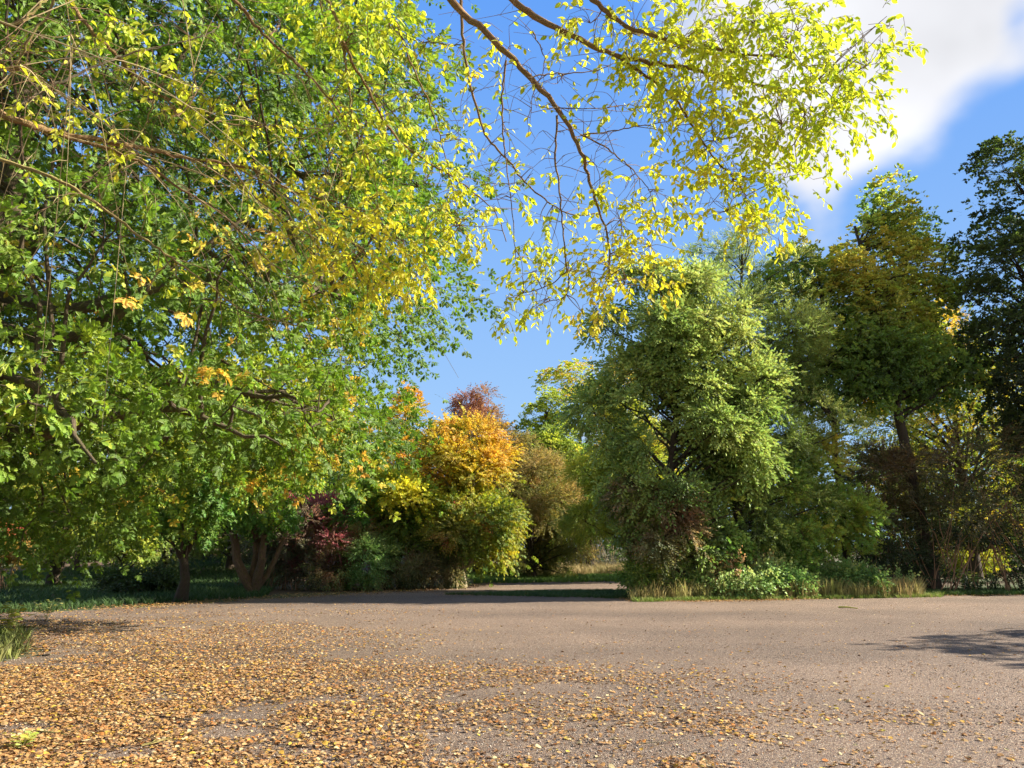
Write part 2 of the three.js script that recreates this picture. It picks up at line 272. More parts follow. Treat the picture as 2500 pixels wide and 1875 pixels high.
// a bush: many stems from the ground, leaves in clumps above
function bush(o) {
  const R = rng(o.seed), depth = o.depth, base = at(o.cx, 1400, depth); base.y = gh(base.x, base.z) - 0.02;
  const r = o.hw / FOCAL * depth, top = at(o.cx, o.ty, depth).y - base.y, bot = Math.max(0.1, at(o.cx, o.cb, depth).y - base.y);
  const t = thing(o.name, o.label, o.cat ?? 'bush', base, o.group);
  const lobes = lobesOf(R, { r: r * 0.95, y0: bot + 0.1, y1: top * 0.95, profile: o.profile ?? 'dome', n: o.lobes ?? 24, lobe: (o.lobe ?? 0.28) * Math.min(r, top * 0.6), depthScale: o.ds ?? 0.8, hollow: o.hollow });
  for (let i = 0; i < (o.stems ?? 14); i++) {
    const l = lobes[Math.floor(R() * lobes.length)], a = V((R() - 0.5) * r * (o.foot ?? 0.9), 0, (R() - 0.5) * r * 0.6), b = V(mix(a.x, l.p.x, 0.7), Math.max(l.p.y, top * (0.45 + 0.35 * R())), mix(a.z, l.p.z, 0.7));
    part('stem', limb(a, b, (o.stemR ?? 0.016) * (0.7 + R() * 0.7), 0.005, R, 0.02, 6, 5, 0.03), o.stemMat ?? M.stemRed, t);
  }
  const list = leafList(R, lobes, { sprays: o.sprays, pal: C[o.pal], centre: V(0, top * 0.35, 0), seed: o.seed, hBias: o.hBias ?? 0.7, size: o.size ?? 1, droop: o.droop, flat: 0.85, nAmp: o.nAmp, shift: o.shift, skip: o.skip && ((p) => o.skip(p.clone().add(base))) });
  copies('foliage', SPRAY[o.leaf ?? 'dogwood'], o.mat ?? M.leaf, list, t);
  return t;
}

// ───────────────────────── ground, gravel, lawns ─────────────────────────
function inside(poly, x, z) { let c = false; for (let i = 0, j = poly.length - 1; i < poly.length; j = i++) { const a = poly[i], b = poly[j]; if ((a.z > z) !== (b.z > z) && x < (b.x - a.x) * (z - a.z) / (b.z - a.z) + a.x) c = !c; } return c; }
const gravelPoly = [V(-13, 0, 6), V(-8.2, 0, -5), V(-8.0, 0, -9), gnd(75, 1600), gnd(70, 1545), gnd(-40, 1515), gnd(-200, 1512), gnd(-200, 1503), gnd(250, 1490), gnd(450, 1475), gnd(700, 1459), gnd(900, 1450), gnd(1080, 1439), gnd(1170, 1427), gnd(1250, 1422), gnd(1400, 1417), gnd(1560, 1415), gnd(1720, 1412), gnd(1800, 1424), gnd(1560, 1439), gnd(1440, 1447), gnd(1480, 1458), gnd(1560, 1464), gnd(1720, 1467), gnd(1900, 1463), gnd(2100, 1456), gnd(2500, 1452), gnd(3100, 1455), V(30, 0, 6)];
function sheet(xs, zs, keep, height, colour) {
  const pos = [], col = [], uv = [], idx = [], nx = xs.length;
  for (const z of zs) for (const x of xs) { pos.push(x, height(x, z), z); col.push(...colour(x, z)); uv.push(x, z); }
  for (let j = 0; j < zs.length - 1; j++) for (let i = 0; i < nx - 1; i++) if (!keep || keep((xs[i] + xs[i + 1]) / 2, (zs[j] + zs[j + 1]) / 2)) { const a = j * nx + i; idx.push(a, a + nx, a + 1, a + 1, a + nx, a + nx + 1); }
  const g = new THREE.BufferGeometry(); g.setAttribute('position', new THREE.Float32BufferAttribute(pos, 3)); g.setAttribute('color', new THREE.Float32BufferAttribute(col, 3)); g.setAttribute('uv', new THREE.Float32BufferAttribute(uv, 2)); g.setIndex(idx); g.computeVertexNormals(); return g;
}
const span = (a, b, s) => Array.from({ length: Math.round((b - a) / s) + 1 }, (_, i) => a + i * s);
{
  const soil = noiseTex(512, (i, j, n) => { const a = tileNoise(i, j, n, 9, 9, 2), b = hash3(i, j, 5) * 0.35; const k = clamp(0.35 + a * 0.6 + b * 0.7); return [k, k * 0.97, k * 0.9]; });
  const soilMap = soil.clone(); soilMap.repeat.set(1 / 1.3, 1 / 1.3); soilMap.needsUpdate = true;
  const mat = new THREE.MeshStandardMaterial({ vertexColors: true, map: soilMap, bumpMap: soilMap, bumpScale: 0.03, roughness: 1 });
  const xs = [-600, -300, -160, ...span(-90, 90, 1.5), 160, 300, 600], zs = [-600, -300, -180, ...span(-120, 16, 1.5), 60, 200];
  const g = sheet(xs, zs, null, (x, z) => gh(x, z) + 0.02 * (fbm(x * 0.7, 3, z * 0.7, 2) - 0.5) - 0.02, (x, z) => {
    const n = fbm(x * 0.35, 1, z * 0.35, 3), lawn = sstep(0.42, 0.62, n), c1 = [0.115, 0.075, 0.045], c2 = [0.055, 0.085, 0.022]; return [0, 1, 2].map((k) => mix(c1[k], c2[k], lawn));
  });
  topMesh('ground', g, mat, 'structure');
  // gravel: every chipping is a cell with its own colour
  const N = 2048, cells = 300;
  const CX = new Float32Array(cells * cells), CY = new Float32Array(cells * cells), CC = new Float32Array(cells * cells), CH = new Float32Array(cells * cells);
  const R = rng(77); for (let i = 0; i < cells * cells; i++) { CX[i] = R(); CY[i] = R(); CC[i] = R(); CH[i] = R(); }
  const d = new Uint8Array(N * N * 4), hb = new Uint8Array(N * N * 4);
  const tones = [[0.20, 0.165, 0.14], [0.27, 0.215, 0.175], [0.16, 0.125, 0.11], [0.33, 0.275, 0.225], [0.22, 0.165, 0.145], [0.45, 0.40, 0.34], [0.25, 0.18, 0.12], [0.12, 0.10, 0.095]];
  for (let j = 0; j < N; j++) for (let i = 0; i < N; i++) {
    const x = i / N * cells, y = j / N * cells, ix = Math.floor(x), iy = Math.floor(y); let best = 9, sec = 9, id = 0;
    for (let b = -1; b <= 1; b++) for (let a = -1; a <= 1; a++) { const cx = (ix + a + cells) % cells, cy = (iy + b + cells) % cells, k = cy * cells + cx, dx = ix + a + CX[k] - x, dy = iy + b + CY[k] - y, q = dx * dx + dy * dy; if (q < best) { sec = best; best = q; id = k; } else if (q < sec) sec = q; }
    const e = clamp((Math.sqrt(sec) - Math.sqrt(best)) * 2.2), c = tones[Math.floor(CC[id] * 7.999)], o = (j * N + i) * 4, k = 0.36 + 0.64 * e, f = 0.78 + CH[id] * 0.44;
    for (let m = 0; m < 3; m++) d[o + m] = 255 * Math.pow(clamp(c[m] * k * f * 2.2), 1 / 2.2); d[o + 3] = 255;
    const hh = e * (0.35 + 0.65 * CH[id]); hb[o] = hb[o + 1] = hb[o + 2] = 255 * hh; hb[o + 3] = 255;
  }
  const mk = (a, srgb) => { const t = new THREE.DataTexture(a, N, N); t.wrapS = t.wrapT = THREE.RepeatWrapping; t.magFilter = THREE.LinearFilter; if (srgb) t.colorSpace = THREE.SRGBColorSpace; t.repeat.set(1 / 3.3, 1 / 3.3); t.needsUpdate = true; return t; };
  const gm = new THREE.MeshStandardMaterial({ vertexColors: true, map: mk(d, true), bumpMap: mk(hb), bumpScale: 0.011, roughness: 0.9 });
  const gx = span(-30, 30, 0.25), gz = span(-38, 6, 0.25);
  const gg = sheet(gx, gz, (x, z) => inside(gravelPoly, x + (noise3(x * 1.3, 0, z * 1.3) - 0.5) * 1.1, z + (fbm(x * 1.1, 9, z * 1.3, 3) - 0.5) * (z < -15 ? 2.6 : 0.9)), (x, z) => 0.004 + 0.012 * fbm(x * 0.8, 5, z * 0.8, 2), (x, z) => {
    const n = fbm(x * 0.22, 2, z * 0.5, 4), m = fbm(x * 1.6, 8, z * 1.6, 3), track = Math.sin((z + 0.08 * x + 1.2 * fbm(x * 0.1, 6, z * 0.1, 2)) * 1.9), k = 0.40 * (0.58 + 0.75 * n + 0.35 * (m - 0.5) + 0.05 * track); return [k * 1.13, k * 0.97, k * 0.81];
  });
  topMesh('gravel_road', gg, gm, 'structure');
}
// small chippings that stand proud of the road near the camera
{
  const R = rng(5), stone = new THREE.IcosahedronGeometry(1, 0), p = stone.attributes.position; for (let i = 0; i < p.count; i++) { const k = 0.7 + 0.5 * hash3(Math.round(p.getX(i) * 50), Math.round(p.getY(i) * 50), Math.round(p.getZ(i) * 50)); p.setXYZ(i, p.getX(i) * k, p.getY(i) * k * 0.6, p.getZ(i) * k); } stone.computeVertexNormals();
  const list = [], tones = [[0.24, 0.19, 0.15], [0.14, 0.11, 0.095], [0.36, 0.29, 0.23], [0.2, 0.14, 0.11], [0.45, 0.39, 0.32], [0.1, 0.085, 0.08]];
  for (let i = 0; i < 70000; i++) { const z = -(3.6 + Math.pow(R(), 1.7) * 11), x = (R() * 2 - 1) * (-z * 0.78); if (!inside(gravelPoly, x, z)) continue; const c = tones[Math.floor(R() * 6)], q = new THREE.Quaternion().setFromEuler(new THREE.Euler(R() * 0.6, R() * 6.3, R() * 0.6)); list.push({ p: V(x, 0.010, z), q, s: 0.004 + R() * R() * 0.007, c }); }
  const g = copies(numbered('gravel'), stone, new THREE.MeshStandardMaterial({ roughness: 0.9 }), list, scene); tag(g, 'loose brown and grey stone chippings scattered over the gravel road', 'gravel');
}

// ───────────────────────── fallen leaves ─────────────────────────
const litterK = 0.76, litterPal = [[[0.46, 0.25, 0.085], 32], [[0.54, 0.34, 0.14], 24], [[0.55, 0.33, 0.045], 9], [[0.30, 0.14, 0.045], 18], [[0.16, 0.085, 0.04], 12], [[0.44, 0.17, 0.035], 6], [[0.62, 0.50, 0.26], 7], [[0.55, 0.42, 0.05], 5], [[0.10, 0.16, 0.03], 1]];
const litterNames = ['tan brown', 'pale tan', 'golden', 'dark brown', 'blackish brown', 'rusty orange', 'cream', 'yellow', 'green'];
const litterPick = (R) => { let k = R() * 110, i = 0; while (i < 8 && (k -= litterPal[i][1]) > 0) i++; return i; };
function litterDensity(x, z) {
  const d = -z, n = fbm(x * 0.45 + 3, 0, z * 0.8 + 1, 3), n2 = fbm(x * 1.7, 4, z * 2.6, 3);
  let v = 0;
  const left = sstep(3.2, -3.0, x + (d - 6) * 0.10);                       // thickest towards the left and near
  v += left * sstep(11.5, 7.5, d) * 1.25;
  v += sstep(0, -5, x) * sstep(23, 13, d) * 1.25;                            // left verge
  v += 0.8 * Math.exp(-Math.pow((d - 9.6 - x * -0.05) / 1.0, 2)) * sstep(4.5, 0, x); // drifted band across the road
  v += 0.55 * Math.exp(-Math.pow((d - 7.3 + x * 0.12) / 0.7, 2)) * sstep(0, 2, x) * sstep(6, 4, x);
  v += 0.5 * Math.exp(-Math.pow((d - 5.6) / 0.6, 2)) * sstep(0.3, 1.5, x) * sstep(3.4, 2.2, x);
  v *= 1.15 * sstep(0.38, 0.60, n * 0.55 + n2 * 0.45 + (v > 0.9 ? 0.14 : 0));
  return v + 0.045 * sstep(30, 8, d);
}
function dryLeaf(kind, seed, L = 1) { const R = rng(seed), pos = [], col = []; const roll = (R() - 0.3) * 1.6, bend = (R() - 0.35) * 1.2; leafVerts(kind, L, 0.1, 0, pos, (v) => { const a = v.x * roll * 2.2, b = (v.y - 0.5) * bend; return V(Math.abs(roll) > 0.05 ? Math.sin(a) / (roll * 2.2) : v.x, v.y * Math.cos(b * 0.5) - 0.5, (1 - Math.cos(a)) * 0.35 + b * (v.y - 0.5) + (noise3(v.x * 5, v.y * 5, seed) - 0.5) * 0.12); }, [1, 1, 1], col);
  const stalk = [[0, -0.5, 0], [0.02, -0.5, 0], [0.03, -0.78, 0.06]]; for (const s of stalk) { pos.push(...s); col.push(0.7, 0.6, 0.5); } return fromVerts(pos, col); }
{
  const kinds = [dryLeaf('ellipse', 1), dryLeaf('ellipse', 2), dryLeaf('round', 3), dryLeaf('ellipse', 4), dryLeaf('round', 6), dryLeaf('oak', 8), dryLeaf('ellipse', 9), dryLeaf('maple', 12)];
  const lists = kinds.map(() => []), R = rng(4242), all = [];
  const add = (x, z, lift) => { const k = R(), i = k < 0.26 ? 0 : k < 0.48 ? 1 : k < 0.62 ? 2 : k < 0.76 ? 3 : k < 0.86 ? 4 : k < 0.9 ? 5 : k < 0.98 ? 6 : 7;
    const up = UPV.clone().add(V((R() - 0.5) * 1.1, 0, (R() - 0.5) * 1.1)), a = R() * 6.28, ci = litterPick(R), b = 0.78 + R() * 0.44, c = litterPal[ci][0].map((v) => v * litterK);
    all.push({ i, p: V(x, 0.016 + lift * R() + gh(x, z), z), q: frame(V(Math.cos(a), (R() - 0.5) * 0.5, Math.sin(a)), up), s: (0.034 + R() * R() * 0.036) * (i === 7 || i === 5 ? 1.2 : 1), c: c.map((v) => v * b), ci }); };
  for (let i = 0; i < 420000; i++) { const d = 3.4 + Math.pow(R(), 1.35) * 24, x = (R() * 2 - 1) * (d * 0.74 + 0.6), keep = R(), v = litterDensity(x, -d) * Math.min(1, 0.25 + 3.2 / d * 1.1); if (keep < v * 0.55) add(x, -d, v > 0.5 ? 0.028 : 0.006); }
  const bits = []; for (let i = 0; i < 260000; i++) { const d = 3.4 + Math.pow(R(), 1.5) * 16, x = (R() * 2 - 1) * (d * 0.74 + 0.6), v = litterDensity(x, -d) + 0.10; if (R() < v * 0.3) { const c = [[0.30, 0.15, 0.06], [0.17, 0.085, 0.045], [0.42, 0.25, 0.10], [0.24, 0.10, 0.04]][Math.floor(R() * 4)], b = 0.7 + R() * 0.5; bits.push({ p: V(x, 0.015 + R() * 0.008, -d), q: frame(V(R() - 0.5, (R() - 0.5) * 0.5, R() - 0.5), UPV.clone().add(ball(R).multiplyScalar(0.6))), s: 0.008 + R() * 0.016, c: c.map((v2) => v2 * b) }); } }
  // leaves drifted along the far verges
  const verge = (pts, n, w) => { for (let i = 0; i < n; i++) { const k = R() * (pts.length - 1), j = Math.floor(k), p = pts[j].clone().lerp(pts[j + 1], k - j); add(p.x + (R() - 0.5) * w, p.z + (R() + R() - 1) * w, 0.03); } };
  verge([gnd(250, 1487), gnd(450, 1473), gnd(700, 1457), gnd(900, 1449), gnd(1080, 1438), gnd(1200, 1424)], 5000, 1.6);
  verge([gnd(1540, 1464), gnd(1720, 1467), gnd(1900, 1463), gnd(2100, 1456), gnd(2500, 1451)], 8000, 1.0);
  verge([gnd(1100, 1452), gnd(1300, 1451), gnd(1520, 1455)], 1500, 1.1);
  const inView = (p) => { const q = p.clone().sub(camera.position).applyAxisAngle(V(1, 0, 0), -PITCH); return q.z < 0 && Math.abs(q.x / -q.z) < 0.655 && Math.abs(q.y / -q.z) < 0.49; };
  const near = all.filter((e) => inView(e.p)).sort((a, b) => (b.s / b.p.distanceTo(camera.position)) * (b.ci === 4 ? 0.6 : 1) - (a.s / a.p.distanceTo(camera.position)) * (a.ci === 4 ? 0.6 : 1)).slice(0, 300), isNear = new Set(near);
  const spot = (p) => { const a = p.x / -p.z, far = p.z < -6 ? 'further back' : 'close by'; return (a < -0.4 ? 'far left' : a < -0.13 ? 'left of the middle' : a < 0.13 ? 'in the middle' : a < 0.4 ? 'right of the middle' : 'far right') + ', ' + far; };
  const mats = litterPal.map(([c]) => leafMat(0.2, 0.05, true, c.map((v) => v * litterK)));
  for (const e of near) { const m = new THREE.Mesh(kinds[e.i], mats[e.ci]); m.name = numbered('fallen_leaf'); m.position.copy(e.p); m.quaternion.copy(e.q); m.scale.setScalar(e.s); m.castShadow = m.receiveShadow = true; scene.add(m);
    tag(m, `${litterNames[e.ci]} ${e.i === 5 ? 'lobed oak' : e.i === 7 ? 'broad maple' : e.i === 2 || e.i === 4 ? 'rounded' : 'curled oval'} leaf on near gravel, ${spot(e.p)}`, 'leaf', `${litterNames[e.ci]} fallen leaves on the near gravel`); }
  for (const e of all) if (!isNear.has(e)) lists[e.i].push(e);
  const heap = thing('leaf_litter', 'carpet of tan and golden fallen leaves spread over the gravel road', 'leaf litter', V(0, 0, 0)); heap.userData.kind = 'stuff';
  lists.forEach((l, i) => copies('leaves', kinds[i], M.dry, l, heap)); copies('leaf_fragments', kinds[3], M.dry, bits, heap);
}

// ───────────────────────── grass ─────────────────────────
function tuftGeo(seed, n = 14, h = 0.3, lean = 0.5) { const R = rng(seed), pos = [], col = []; for (let i = 0; i < n; i++) { const a = R() * 6.28, hh = h * (0.5 + R() * 0.6), b = V(Math.cos(a) * h * 0.25 * R(), 0, Math.sin(a) * h * 0.25 * R()), w = V(-Math.sin(a), 0, Math.cos(a)).multiplyScalar(h * 0.016 + 0.0015), m = b.clone().add(V(Math.cos(a) * hh * lean * 0.3, hh * 0.6, Math.sin(a) * hh * lean * 0.3)), t = b.clone().add(V(Math.cos(a) * hh * lean, hh, Math.sin(a) * hh * lean)), k = 0.7 + R() * 0.6; for (const p of [b.clone().sub(w), b.clone().add(w), m.clone().add(w), b.clone().sub(w), m.clone().add(w), m.clone().sub(w), m.clone().sub(w), m.clone().add(w), t]) { pos.push(p.x, p.y, p.z); col.push(k, k, k * 0.9); } } return fromVerts(pos, col); }
const lawnTuft = tuftGeo(4, 16, 0.16, 0.7), tallTuft = tuftGeo(6, 18, 0.42, 0.5);
function grass(name, label, n, where, geo, pal, size, seed) {
  const R = rng(seed), list = [];
  for (let i = 0, k = 0; list.length < n && k < n * 8; k++) { const p = where(R); if (!p) continue; p.y = gh(p.x, p.z) - 0.01; const c = pick(pal, R() * 0.5 + fbm(p.x * 0.6, 0, p.z * 0.6, 2) * 0.8 - 0.15); list.push({ p, q: new THREE.Quaternion().setFromAxisAngle(UPV, R() * 6.28), s: size * (0.6 + R() * 0.8), c }); }
  const m = copies(numbered(name), geo, M.grass, list, scene); return tag(m, label, 'grass');
}
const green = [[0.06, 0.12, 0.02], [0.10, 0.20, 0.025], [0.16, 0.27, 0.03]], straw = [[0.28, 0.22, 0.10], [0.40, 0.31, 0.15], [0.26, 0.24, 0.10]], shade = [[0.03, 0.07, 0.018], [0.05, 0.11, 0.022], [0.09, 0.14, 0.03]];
const quad = (a, b, c, d) => { const poly = [a, b, c, d]; const x0 = Math.min(...poly.map((p) => p.x)), x1 = Math.max(...poly.map((p) => p.x)), z0 = Math.min(...poly.map((p) => p.z)), z1 = Math.max(...poly.map((p) => p.z)); return (R) => { const x = mix(x0, x1, R()), z = mix(z0, z1, R()); return inside(poly, x, z) ? V(x, 0, z) : null; }; };
grass('grass', 'bright green lawn strip in the sun beyond the gravel at the back', 9000, quad(gnd(1160, 1426), gnd(1800, 1416), V(16, 0, -52), V(-4, 0, -48)), lawnTuft, green, 1.1, 11);
grass('grass', 'tall straw coloured dry grass along the back edge of the sunny lawn', 1600, quad(gnd(1290, 1410), gnd(1620, 1404), V(10, 0, -52), V(0, 0, -50)), tallTuft, straw, 1.1, 12);
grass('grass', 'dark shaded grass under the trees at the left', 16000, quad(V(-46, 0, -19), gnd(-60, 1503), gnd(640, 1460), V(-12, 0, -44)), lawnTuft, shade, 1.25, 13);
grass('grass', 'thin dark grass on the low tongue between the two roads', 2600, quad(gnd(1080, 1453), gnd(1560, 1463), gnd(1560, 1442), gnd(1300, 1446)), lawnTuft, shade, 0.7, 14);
grass('grass', 'pale sunlit grass clump at the left edge of the road', 700, quad(V(-11.5, 0, -9.2), gnd(62, 1615), gnd(70, 1550), V(-13, 0, -15)), lawnTuft, [[0.12, 0.18, 0.04], [0.22, 0.26, 0.07], [0.33, 0.30, 0.12]], 1.5, 15);
grass('grass', 'sunny weeds and low grass fringing the brambles beside the gravel', 2600, quad(gnd(1545, 1471), gnd(2300, 1459), gnd(2300, 1449), gnd(1560, 1458)), lawnTuft, [[0.12, 0.20, 0.03], [0.20, 0.30, 0.05], [0.36, 0.32, 0.14]], 0.9, 17);
grass('grass', 'tall straw and weeds tangled along the front of the brambles', 700, quad(gnd(1540, 1468), gnd(2250, 1459), gnd(2250, 1450), gnd(1560, 1458)), tallTuft, [[0.16, 0.22, 0.05], [0.34, 0.31, 0.12], [0.42, 0.30, 0.15]], 1.1, 18);
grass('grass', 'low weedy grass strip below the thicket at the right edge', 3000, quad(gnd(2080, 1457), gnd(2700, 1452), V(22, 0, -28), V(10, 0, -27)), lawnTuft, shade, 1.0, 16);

// ───────────────────────── trees at the back left ─────────────────────────
const wood = [];
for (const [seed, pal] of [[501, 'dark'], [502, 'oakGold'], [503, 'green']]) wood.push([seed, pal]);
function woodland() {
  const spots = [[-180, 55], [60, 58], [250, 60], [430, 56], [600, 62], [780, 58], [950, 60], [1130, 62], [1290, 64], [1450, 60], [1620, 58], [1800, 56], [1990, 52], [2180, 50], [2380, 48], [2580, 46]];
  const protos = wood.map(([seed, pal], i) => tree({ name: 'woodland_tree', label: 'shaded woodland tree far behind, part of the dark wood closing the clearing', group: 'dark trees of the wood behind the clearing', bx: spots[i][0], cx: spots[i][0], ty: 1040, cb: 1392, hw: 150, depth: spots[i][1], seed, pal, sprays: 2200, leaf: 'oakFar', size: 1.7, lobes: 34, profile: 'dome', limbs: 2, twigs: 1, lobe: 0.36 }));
  spots.slice(3).forEach(([px, d], i) => { const src = protos[i % 3], c = src.clone(); c.name = numbered('woodland_tree'); const p = at(px, 1400, d); c.position.set(p.x, gh(p.x, p.z) - 0.03, p.z); c.rotation.y = i * 2.1; c.scale.setScalar(0.9 + 0.25 * hash3(i, 3, 1)); scene.add(c); });
}
woodland();
tree({ name: 'field_maple', label: 'dark straight-trunked maple with yellow tipped leaves beside the gravel, under the big oak', bx: 447, cx: 480, ty: 860, cb: 1345, hw: 185, depth: 22, seed: 21, pal: 'mapleGreen', sprays: 4200, lobes: 46, lobe: 0.24, profile: 'round', trunk: 0.15, lean: 0.5, limbs: 12, rise: 1.0 });
tree({ name: 'forked_tree', label: 'tree with leaning brown forked trunks left of the purple bush', bx: 622, cx: 640, ty: 900, cb: 1335, hw: 150, depth: 25.5, seed: 22, pal: 'mapleGreen', sprays: 3400, lobes: 36, lobe: 0.28, profile: 'round', trunk: 0.15, bark: M.barkBrown, lean: -0.1, limbs: 8, forks: [[-0.75, 1.9, 0.2, 0.1], [0.32, 1.9, 0.17, 0.3], [0.85, 1.8, 0.11, -0.1]] });
tree({ name: 'small_maple', label: 'pale green small tree with a dark trunk on the shaded lawn at the far left', bx: 137, cx: 150, ty: 1130, cb: 1378, hw: 115, depth: 30, seed: 23, pal: 'pale', sprays: 2600, lobes: 30, profile: 'dome', trunk: 0.24, limbs: 5 });
tree({ name: 'small_maple', label: 'brownish yellow tree with a thin dark trunk behind the pale green one', bx: 186, cx: 225, ty: 1160, cb: 1385, hw: 75, depth: 37, seed: 24, pal: 'olive', sprays: 1600, lobes: 22, trunk: 0.2, limbs: 4 });
tree({ name: 'small_maple', label: 'light green low-hanging tree on a slanting trunk left of the dark straight trunk', bx: 300, cx: 315, ty: 1130, cb: 1400, hw: 85, depth: 29, seed: 25, pal: 'pale', shift: -0.1, sprays: 2000, lobes: 24, trunk: 0.16, limbs: 4 });
bush({ name: 'red_shrub', label: 'salmon red leaved shrub at the left edge under the oak', cx: -4, ty: 1290, cb: 1375, hw: 48, depth: 27, seed: 26, pal: 'salmon', sprays: 900, lobes: 14, leaf: 'maple' });
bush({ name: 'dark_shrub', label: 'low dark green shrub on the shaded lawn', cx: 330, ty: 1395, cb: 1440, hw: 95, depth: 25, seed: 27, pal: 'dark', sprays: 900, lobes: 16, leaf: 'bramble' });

tree({ name: 'back_tree', label: 'olive green tree with yellow patches behind the dark straight trunk', bx: 400, cx: 390, ty: 940, cb: 1370, hw: 140, depth: 35, seed: 71, pal: 'olive', sprays: 3400, lobes: 40, lobe: 0.3, profile: 'dome', limbs: 3 });
tree({ name: 'back_tree', label: 'golden green tree behind the forked brown trunks', bx: 560, cx: 560, ty: 900, cb: 1360, hw: 140, depth: 37, seed: 72, pal: 'gold', shift: -0.2, sprays: 3600, lobes: 40, lobe: 0.3, profile: 'dome', limbs: 3 });
tree({ name: 'back_tree', label: 'green and amber tree rising behind the purple bush', bx: 770, cx: 770, ty: 890, cb: 1360, hw: 150, depth: 34, seed: 73, pal: 'mapleGreen', shift: 0.08, sprays: 4200, lobes: 44, lobe: 0.28, profile: 'dome', limbs: 3 });
tree({ name: 'back_tree', label: 'dull green tree at the back left edge above the red shrub', bx: 20, cx: 20, ty: 980, cb: 1370, hw: 140, depth: 40, seed: 74, pal: 'oakGold', sprays: 3000, lobes: 36, lobe: 0.3, profile: 'dome', limbs: 3 });
bush({ name: 'dark_shrub', label: 'brown bracken and scrub on the bank behind the forked trunks', cx: 520, ty: 1325, cb: 1400, hw: 150, depth: 42, seed: 75, pal: 'thicket', sprays: 1500, lobes: 26, leaf: 'bramble', size: 1.5, foot: 1.9 });
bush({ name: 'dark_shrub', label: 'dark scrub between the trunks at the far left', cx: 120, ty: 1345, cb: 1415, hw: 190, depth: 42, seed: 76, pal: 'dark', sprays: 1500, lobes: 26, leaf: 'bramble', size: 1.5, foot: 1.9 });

// ───────────────────────── trees in the middle ─────────────────────────
tree({ name: 'orange_tree', label: 'orange tree showing just right of the oak, behind its lower leaves', bx: 1000, cx: 985, ty: 935, cb: 1330, hw: 88, depth: 36, seed: 31, pal: 'gold', shift: 0.2, sprays: 2600, lobes: 34, profile: 'spire', lobe: 0.34, leaf: 'oakFar', size: 1.0, limbs: 3 });
tree({ name: 'russet_tree', label: 'tall reddish brown tree with a ragged top against the sky', bx: 1165, cx: 1162, ty: 905, cb: 1330, hw: 140, depth: 40, seed: 32, pal: 'russet', sprays: 7500, lobes: 54, lobe: 0.25, profile: 'spire', leaf: 'small', size: 1.25, limbs: 4, hollow: 0.3, gap: 0 });
tree({ name: 'olive_brown_tree', label: 'broad olive brown tree with hanging skirts right of the golden maple', bx: 1300, cx: 1290, ty: 1060, cb: 1425, hw: 140, depth: 37.5, seed: 33, pal: 'olive', sprays: 10000, lobes: 52, lobe: 0.27, profile: 'dome', leaf: 'small', size: 1.2, limbs: 4, trunk: 0.2, gap: 0 });
tree({ name: 'golden_maple', label: 'golden orange maple with a pale leaning trunk at the road bend', bx: 1127, cx: 1095, ty: 1005, cb: 1385, hw: 182, depth: 30.2, seed: 34, pal: 'gold', sprays: 9000, lobes: 72, lobe: 0.25, profile: 'dome', bark: M.barkPale, trunk: 0.16, lean: 0.25, limbs: 7, hBias: 0.9, gap: 0.8, ds: 0.85 });
tree({ name: 'green_tree', label: 'round green tree with deep dark gaps right of the russet tree', bx: 1345, cx: 1335, ty: 945, cb: 1310, hw: 110, depth: 44, seed: 35, pal: 'pale', sprays: 7000, lobes: 34, lobe: 0.3, profile: 'dome', leaf: 'oakFar', limbs: 3, gap: 0, shift: -0.35 });
tree({ name: 'green_tree', label: 'dark green tree with a bronze tinted dome behind the feathery ash', bx: 1440, cx: 1410, ty: 890, cb: 1310, hw: 140, depth: 46, seed: 36, pal: 'oakGold', shift: 0.1, sprays: 8000, lobes: 40, lobe: 0.28, profile: 'dome', leaf: 'oakFar', limbs: 3, gap: 0 });
tree({ name: 'ash_tree', label: 'light green feathery ash between the distant trees and the tall shrubby tree', bx: 1540, cx: 1520, ty: 885, cb: 1330, hw: 135, depth: 33.4, seed: 37, pal: 'pale', shift: -0.12, sprays: 8000, lobes: 44, lobe: 0.3, profile: 'dome', leaf: 'ash', limbs: 4, gap: 0, ds: 0.4 });
bush({ name: 'grey_bush', label: 'grey leafless looking bush in shade behind the sunny lawn', cx: 1460, ty: 1225, cb: 1392, hw: 85, depth: 46, seed: 38, pal: 'grey', sprays: 1500, lobes: 24, leaf: 'willow', stemMat: M.twigPale });
bush({ name: 'purple_bush', label: 'dark purple leaved dogwood bush beside the road', cx: 745, ty: 1212, cb: 1405, hw: 155, depth: 28.8, seed: 41, pal: 'purple', sprays: 4200, lobes: 36, stems: 34, hBias: 1.0, foot: 1.4, stemR: 0.02, shift: -0.05 });
tree({ name: 'small_green_tree', label: 'small green tree between the purple bush and the pale-stemmed thicket', bx: 978, cx: 950, ty: 1130, cb: 1330, hw: 140, depth: 29.4, seed: 42, pal: 'mapleGreen', shift: 0.12, sprays: 5200, lobes: 40, lobe: 0.26, profile: 'dome', trunk: 0.12, bark: M.barkBrown, limbs: 8 });
bush({ name: 'green_bush', label: 'mixed green and yellow bush under the small green tree', cx: 900, ty: 1270, cb: 1435, hw: 110, depth: 28.9, seed: 43, pal: 'brambles', shift: 0.1, sprays: 3400, lobes: 22, stems: 22, foot: 1.6, stemMat: M.twigPale });
bush({ name: 'pale_stemmed_bush', label: 'dogwood thicket with pale upright stems and pinkish red leaves', cx: 1075, ty: 1225, cb: 1340, hw: 105, depth: 29.4, seed: 44, pal: 'redmix', sprays: 2600, lobes: 22, stems: 44, stemMat: M.twigPale, foot: 1.2, stemR: 0.018 });
